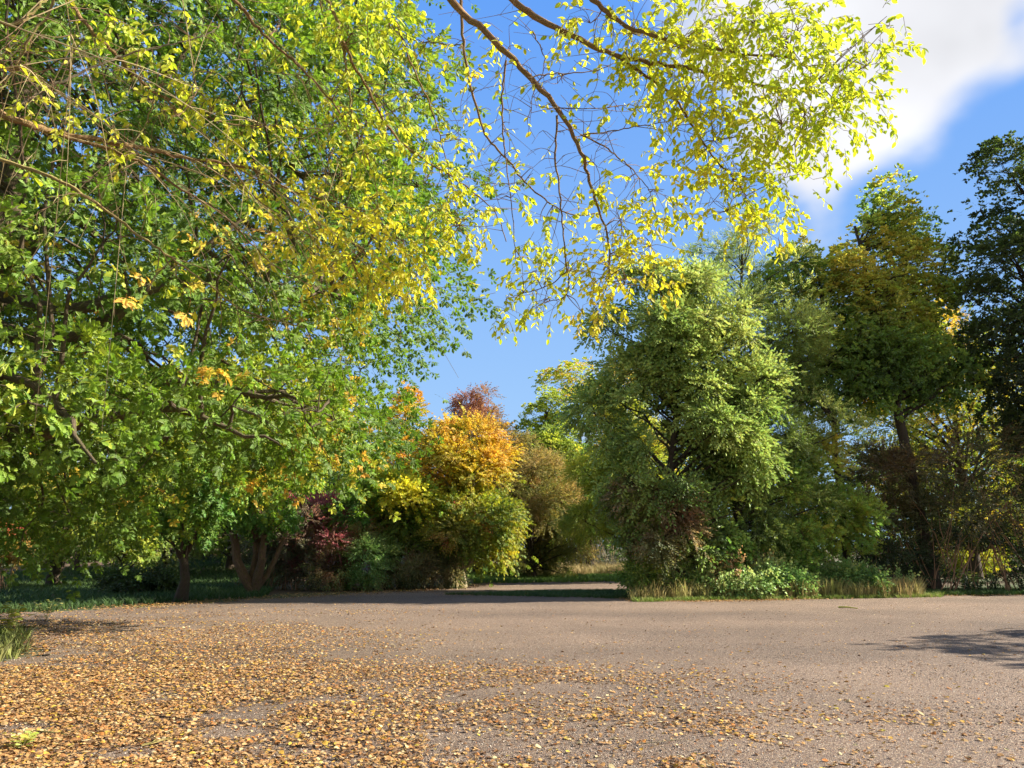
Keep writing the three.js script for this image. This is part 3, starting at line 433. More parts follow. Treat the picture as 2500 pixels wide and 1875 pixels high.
bush({ name: 'low_bush', label: 'low brown and yellow leaved bush at the foot of the pale stems', cx: 1040, ty: 1355, cb: 1435, hw: 130, depth: 28.8, seed: 45, pal: 'rustdog', sprays: 2200, lobes: 16, stems: 16, foot: 1.7, stemMat: M.twigPale });

// ───────────────────────── trees and thickets on the right ─────────────────────────
tree({ name: 'shrubby_tree', label: 'big shrubby tree with glossy drooping leaves standing over the brambles', bx: 1650, cx: 1655, ty: 630, cb: 1420, hw: 235, depth: 23.8, seed: 51, pal: 'silver', sprays: 11000, lobes: 120, lobe: 0.17, profile: 'round', leaf: 'cherry', mat: M.leafGloss, trunk: 0.2, limbs: 8, droop: 0.35, size: 1.1, ds: 0.55, hollow: 0.3, shift: 0.28 });
tree({ name: 'willow_tree', label: 'tall grey green willow-leaved tree behind the glossy one', bx: 1800, cx: 1840, ty: 520, cb: 1380, hw: 250, depth: 25, seed: 52, pal: 'silver', shift: 0.12, sprays: 11000, lobes: 110, lobe: 0.18, profile: 'round', leaf: 'willow', mat: M.leafGloss, trunk: 0.2, limbs: 8, hollow: 0.3, size: 1.05, ds: 0.45 });
tree({ name: 'slim_tree', label: 'slim dark-trunked tree with orange touched lower leaves in the middle of the right wood', bx: 2072, cx: 2010, ty: 600, cb: 1040, hw: 205, depth: 26.6, seed: 53, pal: 'green', sprays: 7000, lobes: 70, lobe: 0.24, profile: 'round', leaf: 'oakFar', trunk: 0.17, limbs: 10, size: 0.95, ds: 0.5, shift: 0.05, mat: M.leafThin });
tree({ name: 'tall_oak', label: 'tall green oak with a thick dark trunk and ragged bronze top on the right', bx: 2268, cx: 2190, ty: 445, cb: 1000, hw: 235, depth: 26.8, seed: 54, pal: 'green', shift: 0.02, sprays: 10000, lobes: 100, lobe: 0.22, profile: 'spire', leaf: 'oakFar', trunk: 0.27, lean: -1.3, limbs: 14, hollow: 0.25, ds: 0.5, mat: M.leafThin });
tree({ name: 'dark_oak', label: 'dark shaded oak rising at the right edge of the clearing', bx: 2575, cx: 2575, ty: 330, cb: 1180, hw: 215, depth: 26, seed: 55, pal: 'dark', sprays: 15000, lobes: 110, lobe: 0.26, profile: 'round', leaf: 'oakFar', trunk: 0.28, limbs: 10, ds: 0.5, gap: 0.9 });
tree({ name: 'golden_tree', label: 'sunlit yellow green tree glowing behind the oak trunk on the right', bx: 2380, cx: 2330, ty: 720, cb: 1330, hw: 260, depth: 38, seed: 56, pal: 'gold', shift: -0.1, sprays: 12000, lobes: 80, lobe: 0.28, profile: 'dome', leaf: 'maple', mat: M.leafThin, limbs: 4 });
const hole = (p) => { const a = at(2395, 1362, -p.z); const dx = (p.x - a.x) / 1.15, dy = (p.y - a.y) / 0.5; return dx * dx + dy * dy < 1; };
bush({ name: 'thicket', label: 'dark brown tangled thicket of upright stems at the right edge', cat: 'thicket', cx: 2440, ty: 1070, cb: 1430, hw: 200, depth: 26.5, seed: 57, pal: 'thicket', sprays: 3400, lobes: 46, stems: 60, foot: 1.8, profile: 'column', skip: hole, ds: 0.5, stemR: 0.02 });
bush({ name: 'thicket', label: 'dark thicket with reddish leaves left of the tangled stems', cat: 'thicket', cx: 2190, ty: 1080, cb: 1430, hw: 130, depth: 26.5, seed: 58, pal: 'thicket', shift: 0.1, sprays: 2300, lobes: 34, stems: 24, foot: 1.8, profile: 'column', ds: 0.6, skip: hole });
bush({ name: 'ivy_bush', label: 'dark green broad leaved bush between the glossy tree and the thicket', cx: 1960, ty: 1060, cb: 1440, hw: 160, depth: 26, seed: 59, pal: 'green', shift: 0.08, sprays: 4400, lobes: 44, leaf: 'ivy', profile: 'column', stems: 10, mat: M.leafThin });
bush({ name: 'ivy_bush', label: 'dark hollow bush with large leaves under the glossy tree', cx: 1760, ty: 1150, cb: 1440, hw: 110, depth: 25, seed: 60, pal: 'green', shift: -0.15, sprays: 1700, lobes: 26, leaf: 'ivy', profile: 'column', stems: 10 });
bush({ name: 'rust_dogwood', label: 'rusty red and brown leaved dogwood at the corner of the right hand bushes', cx: 1605, ty: 1130, cb: 1440, hw: 95, depth: 23.6, seed: 61, pal: 'rustdog', sprays: 1800, lobes: 30, leaf: 'dogwood', profile: 'column', stems: 18, stemMat: M.stemRed, droop: 0.6, shift: 0.0 });
bush({ name: 'corner_bush', label: 'low dark leafy bush at the corner where the tongue of grass ends', cx: 1590, ty: 1375, cb: 1450, hw: 75, depth: 23.6, seed: 62, pal: 'green', shift: -0.1, sprays: 900, lobes: 16, leaf: 'dogwood', stems: 12 });
bush({ name: 'bramble_patch', label: 'sunlit bramble mound with dry brown stems beside the road', cat: 'brambles', cx: 1800, ty: 1372, cb: 1458, hw: 175, depth: 23.9, seed: 63, pal: 'brambles', sprays: 2600, lobes: 70, lobe: 0.34, leaf: 'bramble', mat: M.leafGloss, stems: 60, foot: 1.9, ds: 0.35, stemMat: M.twigPale, stemR: 0.008 });
bush({ name: 'bramble_patch', label: 'greyish shaded brambles at the foot of the broad leaved bush', cat: 'brambles', cx: 2080, ty: 1395, cb: 1450, hw: 140, depth: 24.8, seed: 64, pal: 'brambles', shift: -0.25, sprays: 1300, lobes: 44, lobe: 0.34, leaf: 'bramble', stems: 16, foot: 1.9, ds: 0.4, stemMat: M.twigPale, stemR: 0.008 });
bush({ name: 'yellow_bush', label: 'bright yellow sunlit bush seen through the gap in the thicket', cx: 2400, ty: 1250, cb: 1420, hw: 160, depth: 42, seed: 65, pal: 'gold', sprays: 1500, lobes: 20, leaf: 'maple', mat: M.leafThin });
// stands outside the picture and throws the streaks of shade that come in from the right
tree({ name: 'roadside_tree', label: 'tree beside the road beyond the right edge whose shade streaks the gravel', bx: 3960, cx: 3960, ty: 520, cb: 1150, hw: 430, depth: 12.5, seed: 66, pal: 'oak', sprays: 2600, lobes: 50, leaf: 'oakFar', limbs: 4, trunk: 0.2, ds: 1.7, lobe: 0.17, hollow: 0.2, gap: 1.5 });

// ───────────────────────── the big oak on the left ─────────────────────────
{
  const R = rng(901), base = V(-9.6, -0.03, -12.6), t = thing('oak_tree', 'large green oak whose low spreading crown fills the left side', 'tree', base);
  const rel = (px, py, d) => at(px, py, d).sub(base), trunkTop = V(0.5, 6.5, -0.3);
  part('trunk', tube(curve([V(0, 0, 0), V(0.1, 2, 0.05), V(0.25, 4.2, -0.1), trunkTop, V(0.9, 11, 0.2), V(0.8, 14, 0)], 14), [0.75, 0.52, 0.46, 0.44, 0.42, 0.40, 0.37, 0.33, 0.29, 0.25, 0.21, 0.17, 0.13, 0.09, 0.05], 12, 3), M.barkOak, t);
  const mainPts = [], main = (start, pts, r0, r1) => { const p = curve([start, ...pts], 16); mainPts.push(...p.slice(3)); for (let i = 1; i < p.length; i++) p[i].add(ball(R).multiplyScalar(0.05)); part('branch', tube(p, taper(p.length, r0, r1, 0.8), 8, R() * 50), M.barkOak, t); };
  main(V(0.2, 3.6, 0), [rel(0, 1025, 11.5), rel(200, 985, 11.2), rel(420, 935, 11), rel(640, 962, 11), rel(800, 985, 10.8)], 0.17, 0.008);
  main(V(0.25, 4.0, 0), [rel(60, 1060, 10), rel(250, 1020, 9.8), rel(420, 1000, 9.6), rel(600, 1060, 9.4), rel(700, 1090, 9.3)], 0.12, 0.007);
  main(V(0.4, 5.4, 0), [rel(60, 830, 12), rel(260, 790, 12), rel(340, 720, 12), rel(430, 640, 12.2), rel(560, 560, 12.5), rel(700, 420, 12.5)], 0.2, 0.02);
  main(V(0.45, 5.9, 0), [rel(180, 750, 11.5), rel(330, 715, 11.4), rel(500, 690, 11.4), rel(640, 690, 11.3), rel(820, 720, 11.2)], 0.13, 0.008);
  main(V(0.5, 6.6, 0), [rel(-20, 660, 11.8), rel(70, 600, 11.8), rel(140, 520, 11.8), rel(260, 380, 12), rel(420, 180, 12.5), rel(560, -60, 13)], 0.22, 0.03);
  main(V(0.5, 7.4, 0), [rel(10, 600, 12.8), rel(160, 480, 13), rel(330, 330, 13.4), rel(560, 260, 13.6), rel(780, 200, 13.6)], 0.17, 0.02);
  main(V(0.2, 4.4, 0), [rel(-60, 900, 9.6), rel(60, 930, 8.8), rel(150, 1010, 8.2), rel(240, 1120, 7.8)], 0.11, 0.015);
  main(V(0.6, 8.6, 0), [rel(100, 250, 13), rel(250, 60, 13.4), rel(420, -160, 14)], 0.15, 0.02);
  // leaf clumps over the outside of a tall crown, fewer within
  const cen = V(1.3, 7.2, 0.4), skirt = (k) => k < 130 && k % 2 === 0, rx = 6.9, ry = 6.9, rz = 6.0, lobes = [], thin = [];
  for (let k = 0; lobes.length < 330 && k < 9000; k++) {
    const d = ball(R), e = 3.2, n = Math.pow(Math.pow(Math.abs(d.x), e) + Math.pow(Math.abs(d.y), e) + Math.pow(Math.abs(d.z), e), -1 / e), shell = R() < 0.8 ? mix(0.78, 0.97, R()) : mix(0.35, 0.8, R());
    const p = k < 60 && k % 2 ? V(mix(5.0, 6.7, R()), mix(2.9, 3.8, R()), mix(-3.2, 0.2, R())) : skirt(k) ? V(mix(0.8, 7.8, R()), mix(2.0, 4.0, R()), mix(0.5, 5.2, R())) : V(cen.x + d.x * n * rx * shell, cen.y + d.y * n * ry * shell * (d.y < 0 ? 0.80 : 1), cen.z + d.z * n * rz * shell), s = 0.62 + R() * 0.5;
    if (p.x < -5 || p.z < -5.2 || (p.y < 5.6 && p.x + s * 0.8 > 7.5) || (p.x > 3.2 && p.y < 2.9 + 0.06 * (p.x - 3.2))) continue;                                   // the far back of the crown is not needed so dense
    if (lobes.some((o) => o.p.distanceTo(p) < (o.s + s) * 0.5)) continue;
    lobes.push({ p, s, h: clamp((p.y - 1.5) / 11) });
    let m = mainPts[0]; for (const q of mainPts) if (q.distanceToSquared(p) < m.distanceToSquared(p)) m = q; m = m.clone(); thin.push(limb(m, p, 0.035, 0.012, R, 0.05, 6, 5, 0.07));
    for (let i = 0; i < 4; i++) { const q = ball(R); thin.push(limb(p.clone(), p.clone().addScaledVector(q, s), 0.011, 0.004, R, 0.05, 4, 4, 0.1)); }
  }
  part('twig', mergeGeometries(thin), M.barkOak, t, true);
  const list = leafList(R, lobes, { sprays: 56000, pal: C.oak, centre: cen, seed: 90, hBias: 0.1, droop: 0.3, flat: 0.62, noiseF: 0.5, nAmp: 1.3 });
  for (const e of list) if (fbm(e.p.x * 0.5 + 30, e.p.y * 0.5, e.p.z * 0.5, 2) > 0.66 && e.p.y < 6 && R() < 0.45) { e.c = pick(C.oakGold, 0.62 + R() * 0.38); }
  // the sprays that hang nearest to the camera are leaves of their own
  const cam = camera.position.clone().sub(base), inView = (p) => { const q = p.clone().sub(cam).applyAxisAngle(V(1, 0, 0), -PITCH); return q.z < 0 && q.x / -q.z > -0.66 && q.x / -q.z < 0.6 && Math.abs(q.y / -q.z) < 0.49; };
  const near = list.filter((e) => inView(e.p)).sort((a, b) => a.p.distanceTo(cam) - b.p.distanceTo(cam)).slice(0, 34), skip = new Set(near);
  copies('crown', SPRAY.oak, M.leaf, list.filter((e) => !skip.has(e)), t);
  const shapes = [0, 1, 2, 3].map((i) => { const pos = [], col = []; leafVerts('oak', 1, 0.25 + i * 0.1, 0.05 + i * 0.07, pos, (v) => v, [1, 1, 1], col); return fromVerts(pos, col); }), tones = C.oak.slice(1).map((c) => leafMat(0.45, 0.16, true, c));
  let made = 0;
  for (const e of near) for (let i = 0; i < 9 && made < 300; i++, made++) {
    const m = part('leaf', shapes[i % 4], tones[Math.floor(R() * tones.length)], t), a = (R() - 0.5) * 3.2, q = new THREE.Quaternion().setFromEuler(new THREE.Euler((R() - 0.6) * 0.7, (R() - 0.5) * 1.1, a, 'ZYX'));
    m.position.copy(V((R() - 0.5) * 0.04, 0.2 + R() * 0.1, (R() - 0.5) * 0.06)).applyQuaternion(e.q).add(e.p); m.quaternion.copy(e.q).multiply(q); m.scale.setScalar(0.10 + R() * 0.04);
  }
}

// ───────────────────────── the yellow tree whose branches hang over the camera ─────────────────────────
{
  const R = rng(77001), base = V(-4.2, 0, 3.2), t = thing('overhanging_tree', 'yellow leaved tree whose bare-looking branches hang across the top of the picture', 'tree', base);
  const fork = V(-3.9, 4.6, 2.8), hub = V(-3.0, 6.4, 1.2), rel = (p) => p.clone().sub(base);
  part('trunk', tube(curve([V(0, -0.03, 0), V(0.05, 1.5, -0.05), V(0.1, 3, -0.2), rel(fork), rel(hub)], 12), taper(13, 0.30, 0.15), 10, 8), M.barkOak, t);
  const branches = [];
  function br(pts, d0, d1, r0, r1, mat, root) { r0 *= 0.64; r1 *= 0.72;
    const P = pts.map(([x, y], i) => at(x, y, mix(d0, d1, i / (pts.length - 1)))), start = P[0];
    let all = P; if (root) { const a = root === 'fork' ? fork : hub, m = a.clone().lerp(start, 0.55); m.y += 0.35; all = [a, m, ...P]; }
    const n = all.length * 5, c = curve(all, n); for (let i = 1; i < n; i++) c[i].add(ball(R).multiplyScalar(0.006 + r0 * 0.12));
    part('branch', tube(c.map(rel), taper(c.length, root ? r0 * 1.5 : r0, r1, root ? 0.7 : 0.9), 7, R() * 60, 0.16), mat ?? M.barkElm, t);
    const vis = c.filter((p) => p.z < -2.5); branches.push({ pts: vis, r: (r0 + r1) / 2, d: (d0 + d1) / 2 }); return c;
  }
  br([[1085, -20], [1198, 90], [1288, 181], [1373, 283], [1424, 384], [1433, 420], [1458, 502], [1487, 594], [1485, 690]], 4.6, 5.6, 0.036, 0.007, M.barkElm, 'hub');
  br([[1232, -20], [1311, 40], [1413, 96], [1503, 136], [1627, 158], [1763, 186], [1899, 220], [1955, 260], [1966, 294], [1940, 350]], 4.5, 5.2, 0.034, 0.006, M.barkElm, 'hub');
  br([[1435, -20], [1500, 45], [1620, 96], [1694, 106], [1820, 132], [1925, 140], [1980, 175], [2040, 250]], 4.3, 5.0, 0.026, 0.005, M.barkElm, 'hub');
  br([[1503, 136], [1600, 203], [1653, 248], [1702, 325], [1763, 407], [1807, 452], [1830, 510]], 4.75, 5.4, 0.019, 0.005);
  br([[790, -20], [823, 50], [837, 112], [850, 200], [858, 270], [870, 320], [889, 363], [916, 444], [925, 540]], 4.7, 5.4, 0.018, 0.005, M.barkLichen, 'hub');
  br([[823, 70], [858, 147], [893, 208], [927, 274], [970, 340], [1031, 386], [1097, 428], [1147, 463], [1205, 513], [1236, 590]], 4.8, 5.8, 0.019, 0.005, M.barkElm, null);
  br([[1118, -20], [1128, 70], [1143, 174], [1163, 262], [1190, 336], [1236, 386], [1278, 440], [1329, 486], [1386, 521], [1464, 523]], 4.9, 5.7, 0.016, 0.006, M.barkElm, 'hub');
  br([[1236, 147], [1226, 232], [1228, 328], [1236, 405], [1248, 502], [1259, 630]], 4.9, 5.6, 0.012, 0.004);
  br([[1359, 282], [1356, 386], [1365, 463], [1375, 560], [1382, 640], [1388, 690], [1380, 722], [1335, 738]], 5.1, 5.8, 0.013, 0.004);
  br([[1386, 662], [1333, 700], [1275, 716], [1235, 732]], 5.6, 5.8, 0.008, 0.003);
  br([[1417, 328], [1487, 366], [1533, 405], [1580, 455], [1595, 500]], 5.1, 5.5, 0.011, 0.003);
  br([[970, 60], [1008, 166], [1047, 251], [1078, 347], [1105, 463], [1124, 550]], 5.0, 5.6, 0.012, 0.003, M.barkElm, null);
  br([[1300, 75], [1330, 150], [1300, 240], [1290, 330]], 4.7, 5.1, 0.007, 0.002);
  br([[1288, 190], [1350, 180], [1440, 175], [1520, 150], [1600, 140]], 4.8, 5.0, 0.008, 0.003);
  br([[1424, 330], [1500, 318], [1580, 305], [1660, 290], [1720, 288]], 5.1, 5.2, 0.008, 0.003);
  br([[1340, 265], [1450, 265], [1560, 258], [1700, 290]], 4.9, 5.2, 0.007, 0.002);
  br([[1128, 110], [1060, 105], [1010, 96], [960, 70]], 4.9, 5.0, 0.007, 0.003, M.barkPale);
  br([[-40, 255], [77, 305], [150, 328], [270, 347], [347, 363], [463, 386], [560, 401], [637, 421], [714, 467], [850, 506], [930, 560]], 4.0, 5.6, 0.030, 0.006, M.barkElm, 'fork');
  br([[150, 330], [250, 359], [366, 409], [463, 475], [532, 513], [598, 579], [656, 637], [760, 700]], 4.3, 5.2, 0.018, 0.004);
  br([[-40, 370], [116, 428], [216, 482], [293, 540], [386, 606], [436, 642], [521, 704], [579, 750], [656, 777], [740, 800]], 3.9, 4.9, 0.016, 0.004, M.barkLichen, 'fork');
  br([[160, -20], [224, 77], [278, 127], [328, 185], [382, 228], [444, 255], [502, 282], [571, 305], [675, 309], [787, 316]], 4.2, 5.3, 0.019, 0.005, M.barkElm, 'hub');
  br([[30, 272], [116, 216], [216, 170], [290, 139], [367, 120], [444, 104], [513, 81], [540, 58]], 4.1, 4.5, 0.015, 0.004, M.barkPale);
  br([[560, -20], [602, 35], [656, 97], [714, 147], [772, 201], [830, 278], [850, 310]], 4.4, 5.1, 0.018, 0.007, M.barkElm, 'hub');
  br([[130, -20], [69, 97], [39, 162], [-20, 250]], 3.6, 3.8, 0.012, 0.006, M.barkLichen, 'fork');
  br([[158, -20], [177, 97], [174, 185], [166, 262]], 3.9, 4.1, 0.006, 0.003, M.barkLichen, null);
  br([[-30, 40], [30, 60], [90, 20], [130, -30]], 3.2, 3.3, 0.013, 0.008, M.barkLichen, null);
  br([[-30, 170], [40, 165], [80, 178], [105, 190]], 3.4, 3.5, 0.011, 0.005, M.barkLichen, null);
  br([[382, 235], [345, 320], [318, 360], [300, 410], [262, 450]], 4.6, 4.7, 0.008, 0.003, M.barkLichen, null);
  br([[425, 258], [432, 282], [462, 260], [472, 190], [465, 90]], 4.5, 4.4, 0.008, 0.003, M.barkElm, null);
  br([[463, 390], [579, 450], [680, 530], [760, 620], [830, 690]], 4.8, 5.4, 0.009, 0.003, M.barkLichen, null);
  br([[560, 405], [690, 470], [790, 560], [860, 640]], 4.9, 5.5, 0.009, 0.003, M.barkLichen, null);
  br([[858, 270], [800, 330], [830, 420], [820, 520]], 5.0, 5.3, 0.007, 0.003, M.barkLichen, null);
  // side twigs and hanging twiglets, leaves placed along them
  const thin = [], shoots = [], leaves = [], down = V(0, -1, 0);
  const nearest = (p) => { let best = null, bd = 1e9; for (const b of branches) for (const q of b.pts) { const d = q.distanceToSquared(p); if (d < bd) { bd = d; best = q; } } return best; };
  const twigTo = (a, b, r) => { const L = a.distanceTo(b), m = a.clone().lerp(b, 0.5).add(ball(R).multiplyScalar(L * 0.14)); m.y += L * 0.08; const c = curve([a, m, b], 6); thin.push(tube(c.map(rel), taper(c.length, r, r * 0.45), 4, 1, 0)); return c; };
  const putLeaves = (c, n, gold) => { for (let i = 0; i < n; i++) {
    const k = 0.2 + 0.8 * (i + R() * 0.6) / n, j = Math.min(c.length - 2, Math.floor(k * (c.length - 1))), p = c[j].clone().lerp(c[j + 1], k * (c.length - 1) - j), along = c[j + 1].clone().sub(c[j]).normalize(), side = along.clone().cross(UPV).normalize().multiplyScalar(i % 2 ? 1 : -1);
    const y = along.multiplyScalar(0.55).add(side.multiplyScalar(0.8)).add(ball(R).multiplyScalar(0.45)).addScaledVector(down, 0.45), z = UPV.clone().add(ball(R).multiplyScalar(0.9));
    const u = gold + (R() - 0.5) * 0.55, cc = pick(C.elm, u), b = 0.82 + R() * 0.36; leaves.push({ p: rel(p), w: p, q: frame(y, z), s: 0.038 + R() * 0.026, c: cc.map((v) => v * b), u });
  } };
  for (let i = 0; i < 70; i++) {       // long thin drooping shoots on the left
    const b = branches[17 + Math.floor(R() * (branches.length - 17))]; if (!b || b.pts.length < 6) continue; const j = Math.floor(R() * (b.pts.length - 4)), p = b.pts[j], d = b.pts[j + 3].clone().sub(p).normalize().add(ball(R).multiplyScalar(0.45)); d.y -= 0.15; const L = 0.5 + R() * 0.9, m = p.clone().addScaledVector(d, L * 0.5), e = p.clone().addScaledVector(d, L); e.y -= L * (0.1 + R() * 0.3); const c = curve([p.clone(), m, e], 10); shoots.push(tube(c.map(rel), taper(c.length, 0.0034, 0.0012), 4, 1, 0)); for (let k = 0; k < 3; k++) { const q = c[3 + Math.floor(R() * 7)], f = ball(R).multiplyScalar(0.1 + R() * 0.18); shoots.push(tube([q, q.clone().addScaledVector(f, 0.5).add(V(0, 0.01, 0)), q.clone().add(f)].map(rel), [0.0016, 0.0013, 0.0008], 4, 1, 0)); } }
  for (const b of branches) {          // short bare twigs along every branch
    const n = Math.round(b.pts.length * 0.55); for (let i = 0; i < n; i++) { const p = b.pts[Math.floor(R() * b.pts.length)], d = ball(R); d.y = d.y * 0.7 - 0.25; const L = 0.12 + R() * 0.34, c = twigTo(p.clone(), p.clone().addScaledVector(d, L), 0.0028); if (R() < 0.5) twigTo(c[3].clone(), c[3].clone().addScaledVector(ball(R), L * 0.5), 0.0018); if (R() < 0.22) putLeaves(c, 3, 0.5); }
  }
  const clumps = (list, per) => { for (const [px, py, rp, d, g = 0.45, f = 1] of list) {
    const cen = at(px, py, d), r = rp / FOCAL * d, hubs = [0, 1, 2].map(() => cen.clone().add(ball(R).multiplyScalar(r * 0.35))); for (const h of hubs) twigTo(nearest(h).clone(), h, 0.0042);
    const n = Math.round(per * 3.8 * f * Math.pow(rp / 100, 2)); for (let i = 0; i < n; i++) { const o = ball(R).multiplyScalar(r * Math.cbrt(R())), p = cen.clone().add(o), h = hubs[i % 3], a = h.clone().lerp(p, 0.3 + R() * 0.3), dirn = p.clone().sub(a).normalize().multiplyScalar(0.5).add(down.clone().multiplyScalar(0.35)).add(ball(R).multiplyScalar(0.4)).normalize(), e = p.clone().addScaledVector(dirn, 0.12 + R() * 0.12); if (i % 3 === 0) twigTo(h.clone(), p.clone(), 0.0024); const c = twigTo(p.clone(), e, 0.0018); putLeaves(c, 6 + Math.floor(R() * 3), g); }
  } };
  clumps([[1560, 70, 120, 4.6], [1680, 110, 150, 4.6, 0.4], [1800, 60, 130, 4.5, 0.3], [1900, 130, 130, 4.6, 0.3], [2010, 190, 120, 4.8, 0.28], [2110, 130, 100, 4.8, 0.25], [2150, 60, 70, 4.8, 0.3, 0.7], [2080, 250, 100, 4.9, 0.25], [1880, 290, 130, 4.9, 0.35], [1990, 330, 90, 5.0, 0.25], [1780, 330, 120, 5.0, 0.5], [1690, 250, 110, 4.9, 0.55], [1820, 430, 110, 5.2, 0.35], [1930, 440, 70, 5.2, 0.3], [1760, 500, 90, 5.3, 0.6], [1850, 550, 80, 5.4, 0.55], [1660, 400, 60, 5.2, 0.7], [1420, 60, 80, 4.5, 0.45, 0.7], [1620, 180, 90, 4.8, 0.5], [1740, 190, 100, 4.8, 0.4], [1950, 60, 90, 4.6, 0.3]], 9.5);
  clumps([[1500, 560, 90, 5.5, 0.55], [1570, 620, 95, 5.6, 0.62], [1500, 680, 90, 5.6, 0.68], [1610, 690, 60, 5.6, 0.7], [1440, 760, 60, 5.7, 0.7], [1470, 640, 60, 5.6, 0.6], [1330, 560, 70, 5.6, 0.4], [1290, 660, 70, 5.7, 0.4], [1240, 740, 55, 5.8, 0.35], [1330, 740, 60, 5.8, 0.4], [1400, 640, 60, 5.7, 0.45], [1610, 480, 65, 5.4, 0.5], [1530, 440, 60, 5.3, 0.5, 0.7], [1450, 420, 70, 5.2, 0.45, 0.6], [1490, 260, 70, 5.0, 0.4, 0.6], [1220, 470, 70, 5.5, 0.4, 0.8], [1140, 540, 90, 5.6, 0.5], [1060, 440, 80, 5.5, 0.45, 0.8], [1110, 330, 60, 5.3, 0.5, 0.7], [1040, 340, 50, 5.3, 0.5, 0.7], [1160, 200, 50, 5.0, 0.6, 0.5], [1230, 110, 60, 4.8, 0.45, 0.6], [1290, 420, 50, 5.3, 0.45, 0.5], [1120, 140, 40, 4.9, 0.7, 0.5], [1370, 200, 50, 4.9, 0.5, 0.5]], 9);
  clumps([[960, 590, 110, 5.5, 0.6], [1050, 560, 80, 5.6, 0.55], [1020, 660, 80, 5.7, 0.6], [870, 640, 110, 5.5, 0.65], [760, 600, 90, 5.3, 0.7], [880, 500, 90, 5.3, 0.6], [770, 490, 80, 5.2, 0.6], [900, 350, 80, 5.1, 0.45], [970, 260, 60, 5.2, 0.45, 0.8], [870, 90, 90, 4.8, 0.35], [960, 60, 70, 4.9, 0.3], [840, 220, 70, 4.9, 0.45, 0.7], [800, 20, 60, 4.7, 0.4], [900, 720, 70, 5.6, 0.6]], 9.5);
  clumps([[520, 260, 100, 4.8, 0.5], [620, 300, 90, 5.0, 0.5], [420, 180, 90, 4.6, 0.35], [280, 90, 90, 4.4, 0.3, 0.8], [400, 60, 80, 4.5, 0.3, 0.8], [560, 400, 80, 5.0, 0.55, 0.8], [160, 290, 70, 4.3, 0.45, 0.8], [290, 320, 70, 4.5, 0.45, 0.8], [680, 70, 80, 4.8, 0.35, 0.7], [70, 230, 60, 4.0, 0.45, 0.7], [660, 420, 70, 5.1, 0.6, 0.8]], 6.2);
  part('twig', mergeGeometries(thin), M.twig, t, true); part('twig', mergeGeometries(shoots), M.twigPale, t, true);
  const shapes = [0, 1, 2].map((i) => { const pos = [], col = []; leafVerts('ellipse', 1, 0.2 + i * 0.12, 0.06 + i * 0.1, pos, (v) => v, [1, 1, 1], col); return fromVerts(pos, col); });
  const inView = (p) => { const q = p.clone().sub(camera.position).applyAxisAngle(V(1, 0, 0), -PITCH); return q.z < 0 && Math.abs(q.x / -q.z) < 0.64 && Math.abs(q.y / -q.z) < 0.48; };
  const near = leaves.filter((e) => inView(e.w)).sort((a, b) => b.s / b.w.distanceTo(camera.position) - a.s / a.w.distanceTo(camera.position)).slice(0, 300), own = new Set(near), tones = C.elm.map((c) => leafMat(0.55, 0.12, true, c));
  near.forEach((e, i) => { const m = part('leaf', shapes[i % 3], tones[Math.round(clamp(e.u) * 3)], t); m.position.copy(e.p); m.quaternion.copy(e.q); m.scale.setScalar(e.s); });
  const rest = leaves.filter((e) => !own.has(e)); copies('foliage', shapes[1], M.leafThin, rest, t);
  console.log('overhang leaves', leaves.length, 'twigs', thin.length);
}

// ───────────────────────── small things on the ground ─────────────────────────
function plant(name, label, cat, pos, n, h, kind, pal, seed, leaf) {
  const R = rng(seed), t = thing(name, label, cat, pos);
  for (let i = 0; i < n; i++) { const a = R() * 6.28, l = 0.2 + R() * 0.5, tip = V(Math.cos(a) * h * l, h * (0.6 + 0.4 * R()), Math.sin(a) * h * l), c = curve([V(0, 0, 0), V(tip.x * 0.3, tip.y * 0.6, tip.z * 0.3), tip], 5); part('stem', tube(c, taper(6, 0.004, 0.0015), 4, i, 0), M.twigPale, t);
    const pos2 = [], col = []; for (let k = 0; k < 8; k++) { const f = 0.25 + 0.75 * k / 8, p = c[Math.min(5, Math.round(f * 5))], b = R() * 6.28, q = frame(V(Math.cos(b), 0.35, Math.sin(b)), UPV.clone().add(ball(R).multiplyScalar(0.4))), cc = pick(pal, R()); leafVerts(kind, leaf * (0.7 + R() * 0.5), 0.2, 0.15, pos2, (v) => v.applyQuaternion(q).add(p), cc, col); }
    part('foliage', fromVerts(pos2, col), M.leaf, t); }
  return t;
}
plant('weed', 'small bright green weed growing through the leaves at the lower left corner', 'weed', gnd(52, 1835), 7, 0.13, 'oak', C.pale, 301, 0.07);
plant('nettle', 'green nettle clump at the left edge of the road', 'weed', gnd(22, 1560), 9, 0.6, 'round', C.pale, 302, 0.13);
plant('nettle', 'leggy dark weed standing in the leaves near the left edge', 'weed', gnd(112, 1517), 8, 0.45, 'simple', C.green, 303, 0.09);
plant('fern', 'bright green fern at the foot of the dark thicket', 'fern', gnd(2362, 1448), 16, 0.75, 'lance', C.green, 304, 0.3);
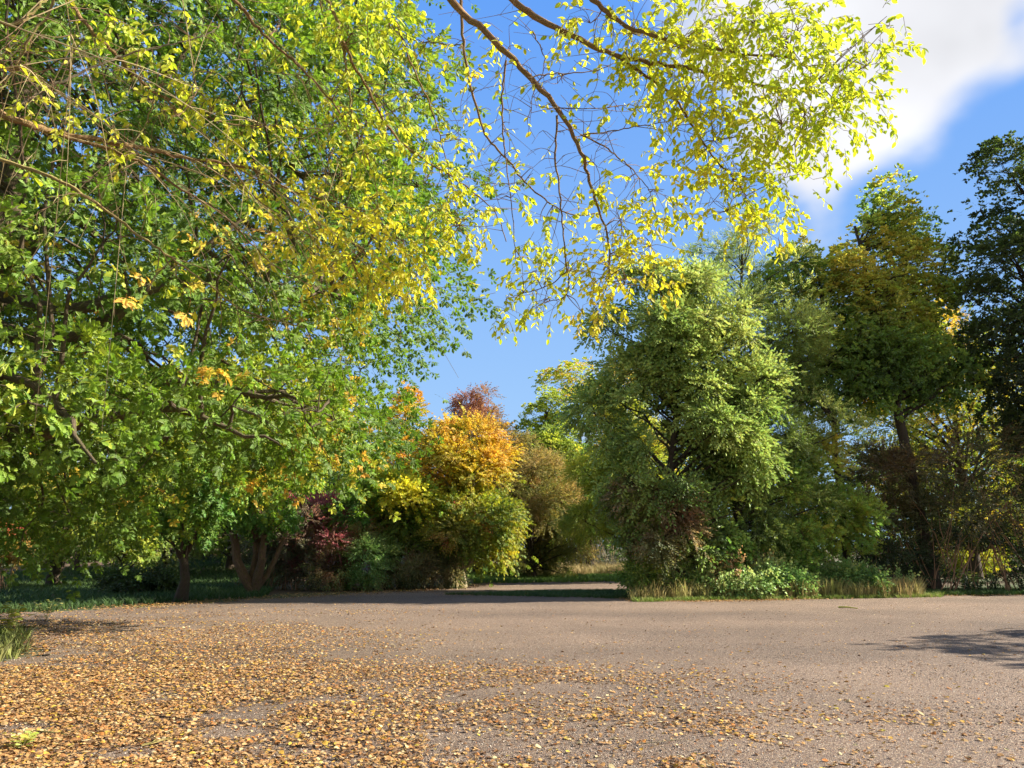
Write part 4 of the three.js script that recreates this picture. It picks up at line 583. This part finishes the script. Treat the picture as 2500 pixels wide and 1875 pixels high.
plant('sapling', 'pale leaved sapling catching sun in front of the dark bush under the glossy tree', 'sapling', gnd(1760, 1462).setZ(-25.2), 6, 1.6, 'ellipse', C.pale, 305, 0.15);
function stick(label, a, b, r, mat, seed) { const R = rng(seed), c = curve([a, a.clone().lerp(b, 0.4).add(V(0.02, 0.012, 0.03)), a.clone().lerp(b, 0.7).add(V(-0.01, 0.006, -0.02)), b], 9), g = [tube(c, taper(10, r, r * 0.5), 6, seed)]; for (let i = 0; i < 3; i++) { const p = c[2 + i * 2]; g.push(tube([p, p.clone().add(V((R() - 0.5) * 0.12, 0.02, (R() - 0.5) * 0.12))], [r * 0.5, r * 0.2], 4, i)); } const m = topMesh('stick', mergeGeometries(g), mat, null); return tag(m, label, 'stick'); }
const lift = (p, h) => { p.y += h; return p; };
stick('mossy yellow stick lying in the leaves near the bottom left', lift(gnd(345, 1832), 0.035), lift(gnd(418, 1818), 0.035), 0.010, M.barkLichen, 1);
stick('thin dark twig lying across the leaves left of the middle', lift(gnd(368, 1755), 0.03), lift(gnd(478, 1772), 0.03), 0.007, M.barkDark, 2);
stick('thin mossy twig in the leaves at the lower left edge', lift(gnd(75, 1795), 0.035), lift(gnd(172, 1808), 0.035), 0.008, M.barkLichen, 3);
stick('yellow green mossy stick lying alone on the gravel at the right', lift(gnd(2048, 1485), 0.03), lift(gnd(2094, 1488), 0.03), 0.022, new THREE.MeshStandardMaterial({ color: new THREE.Color(0.42, 0.42, 0.07), roughness: 0.95 }), 4);
stick('pale straight twig lying on the gravel at the lower right', lift(gnd(1560, 1822), 0.02), lift(gnd(1690, 1814), 0.02), 0.004, M.barkPale, 5);
{ const g = new THREE.IcosahedronGeometry(0.028, 1), p = g.attributes.position; for (let i = 0; i < p.count; i++) p.setY(i, p.getY(i) * 0.8 + 0.003 * Math.sin(p.getX(i) * 300)); g.computeVertexNormals(); const m = topMesh('stone', g, new THREE.MeshStandardMaterial({ color: new THREE.Color(0.02, 0.018, 0.017), roughness: 0.7 })); m.position.copy(gnd(486, 1745)).setY(0.03); tag(m, 'small black stone among the fallen leaves', 'stone'); }

renderer.render(scene, camera);
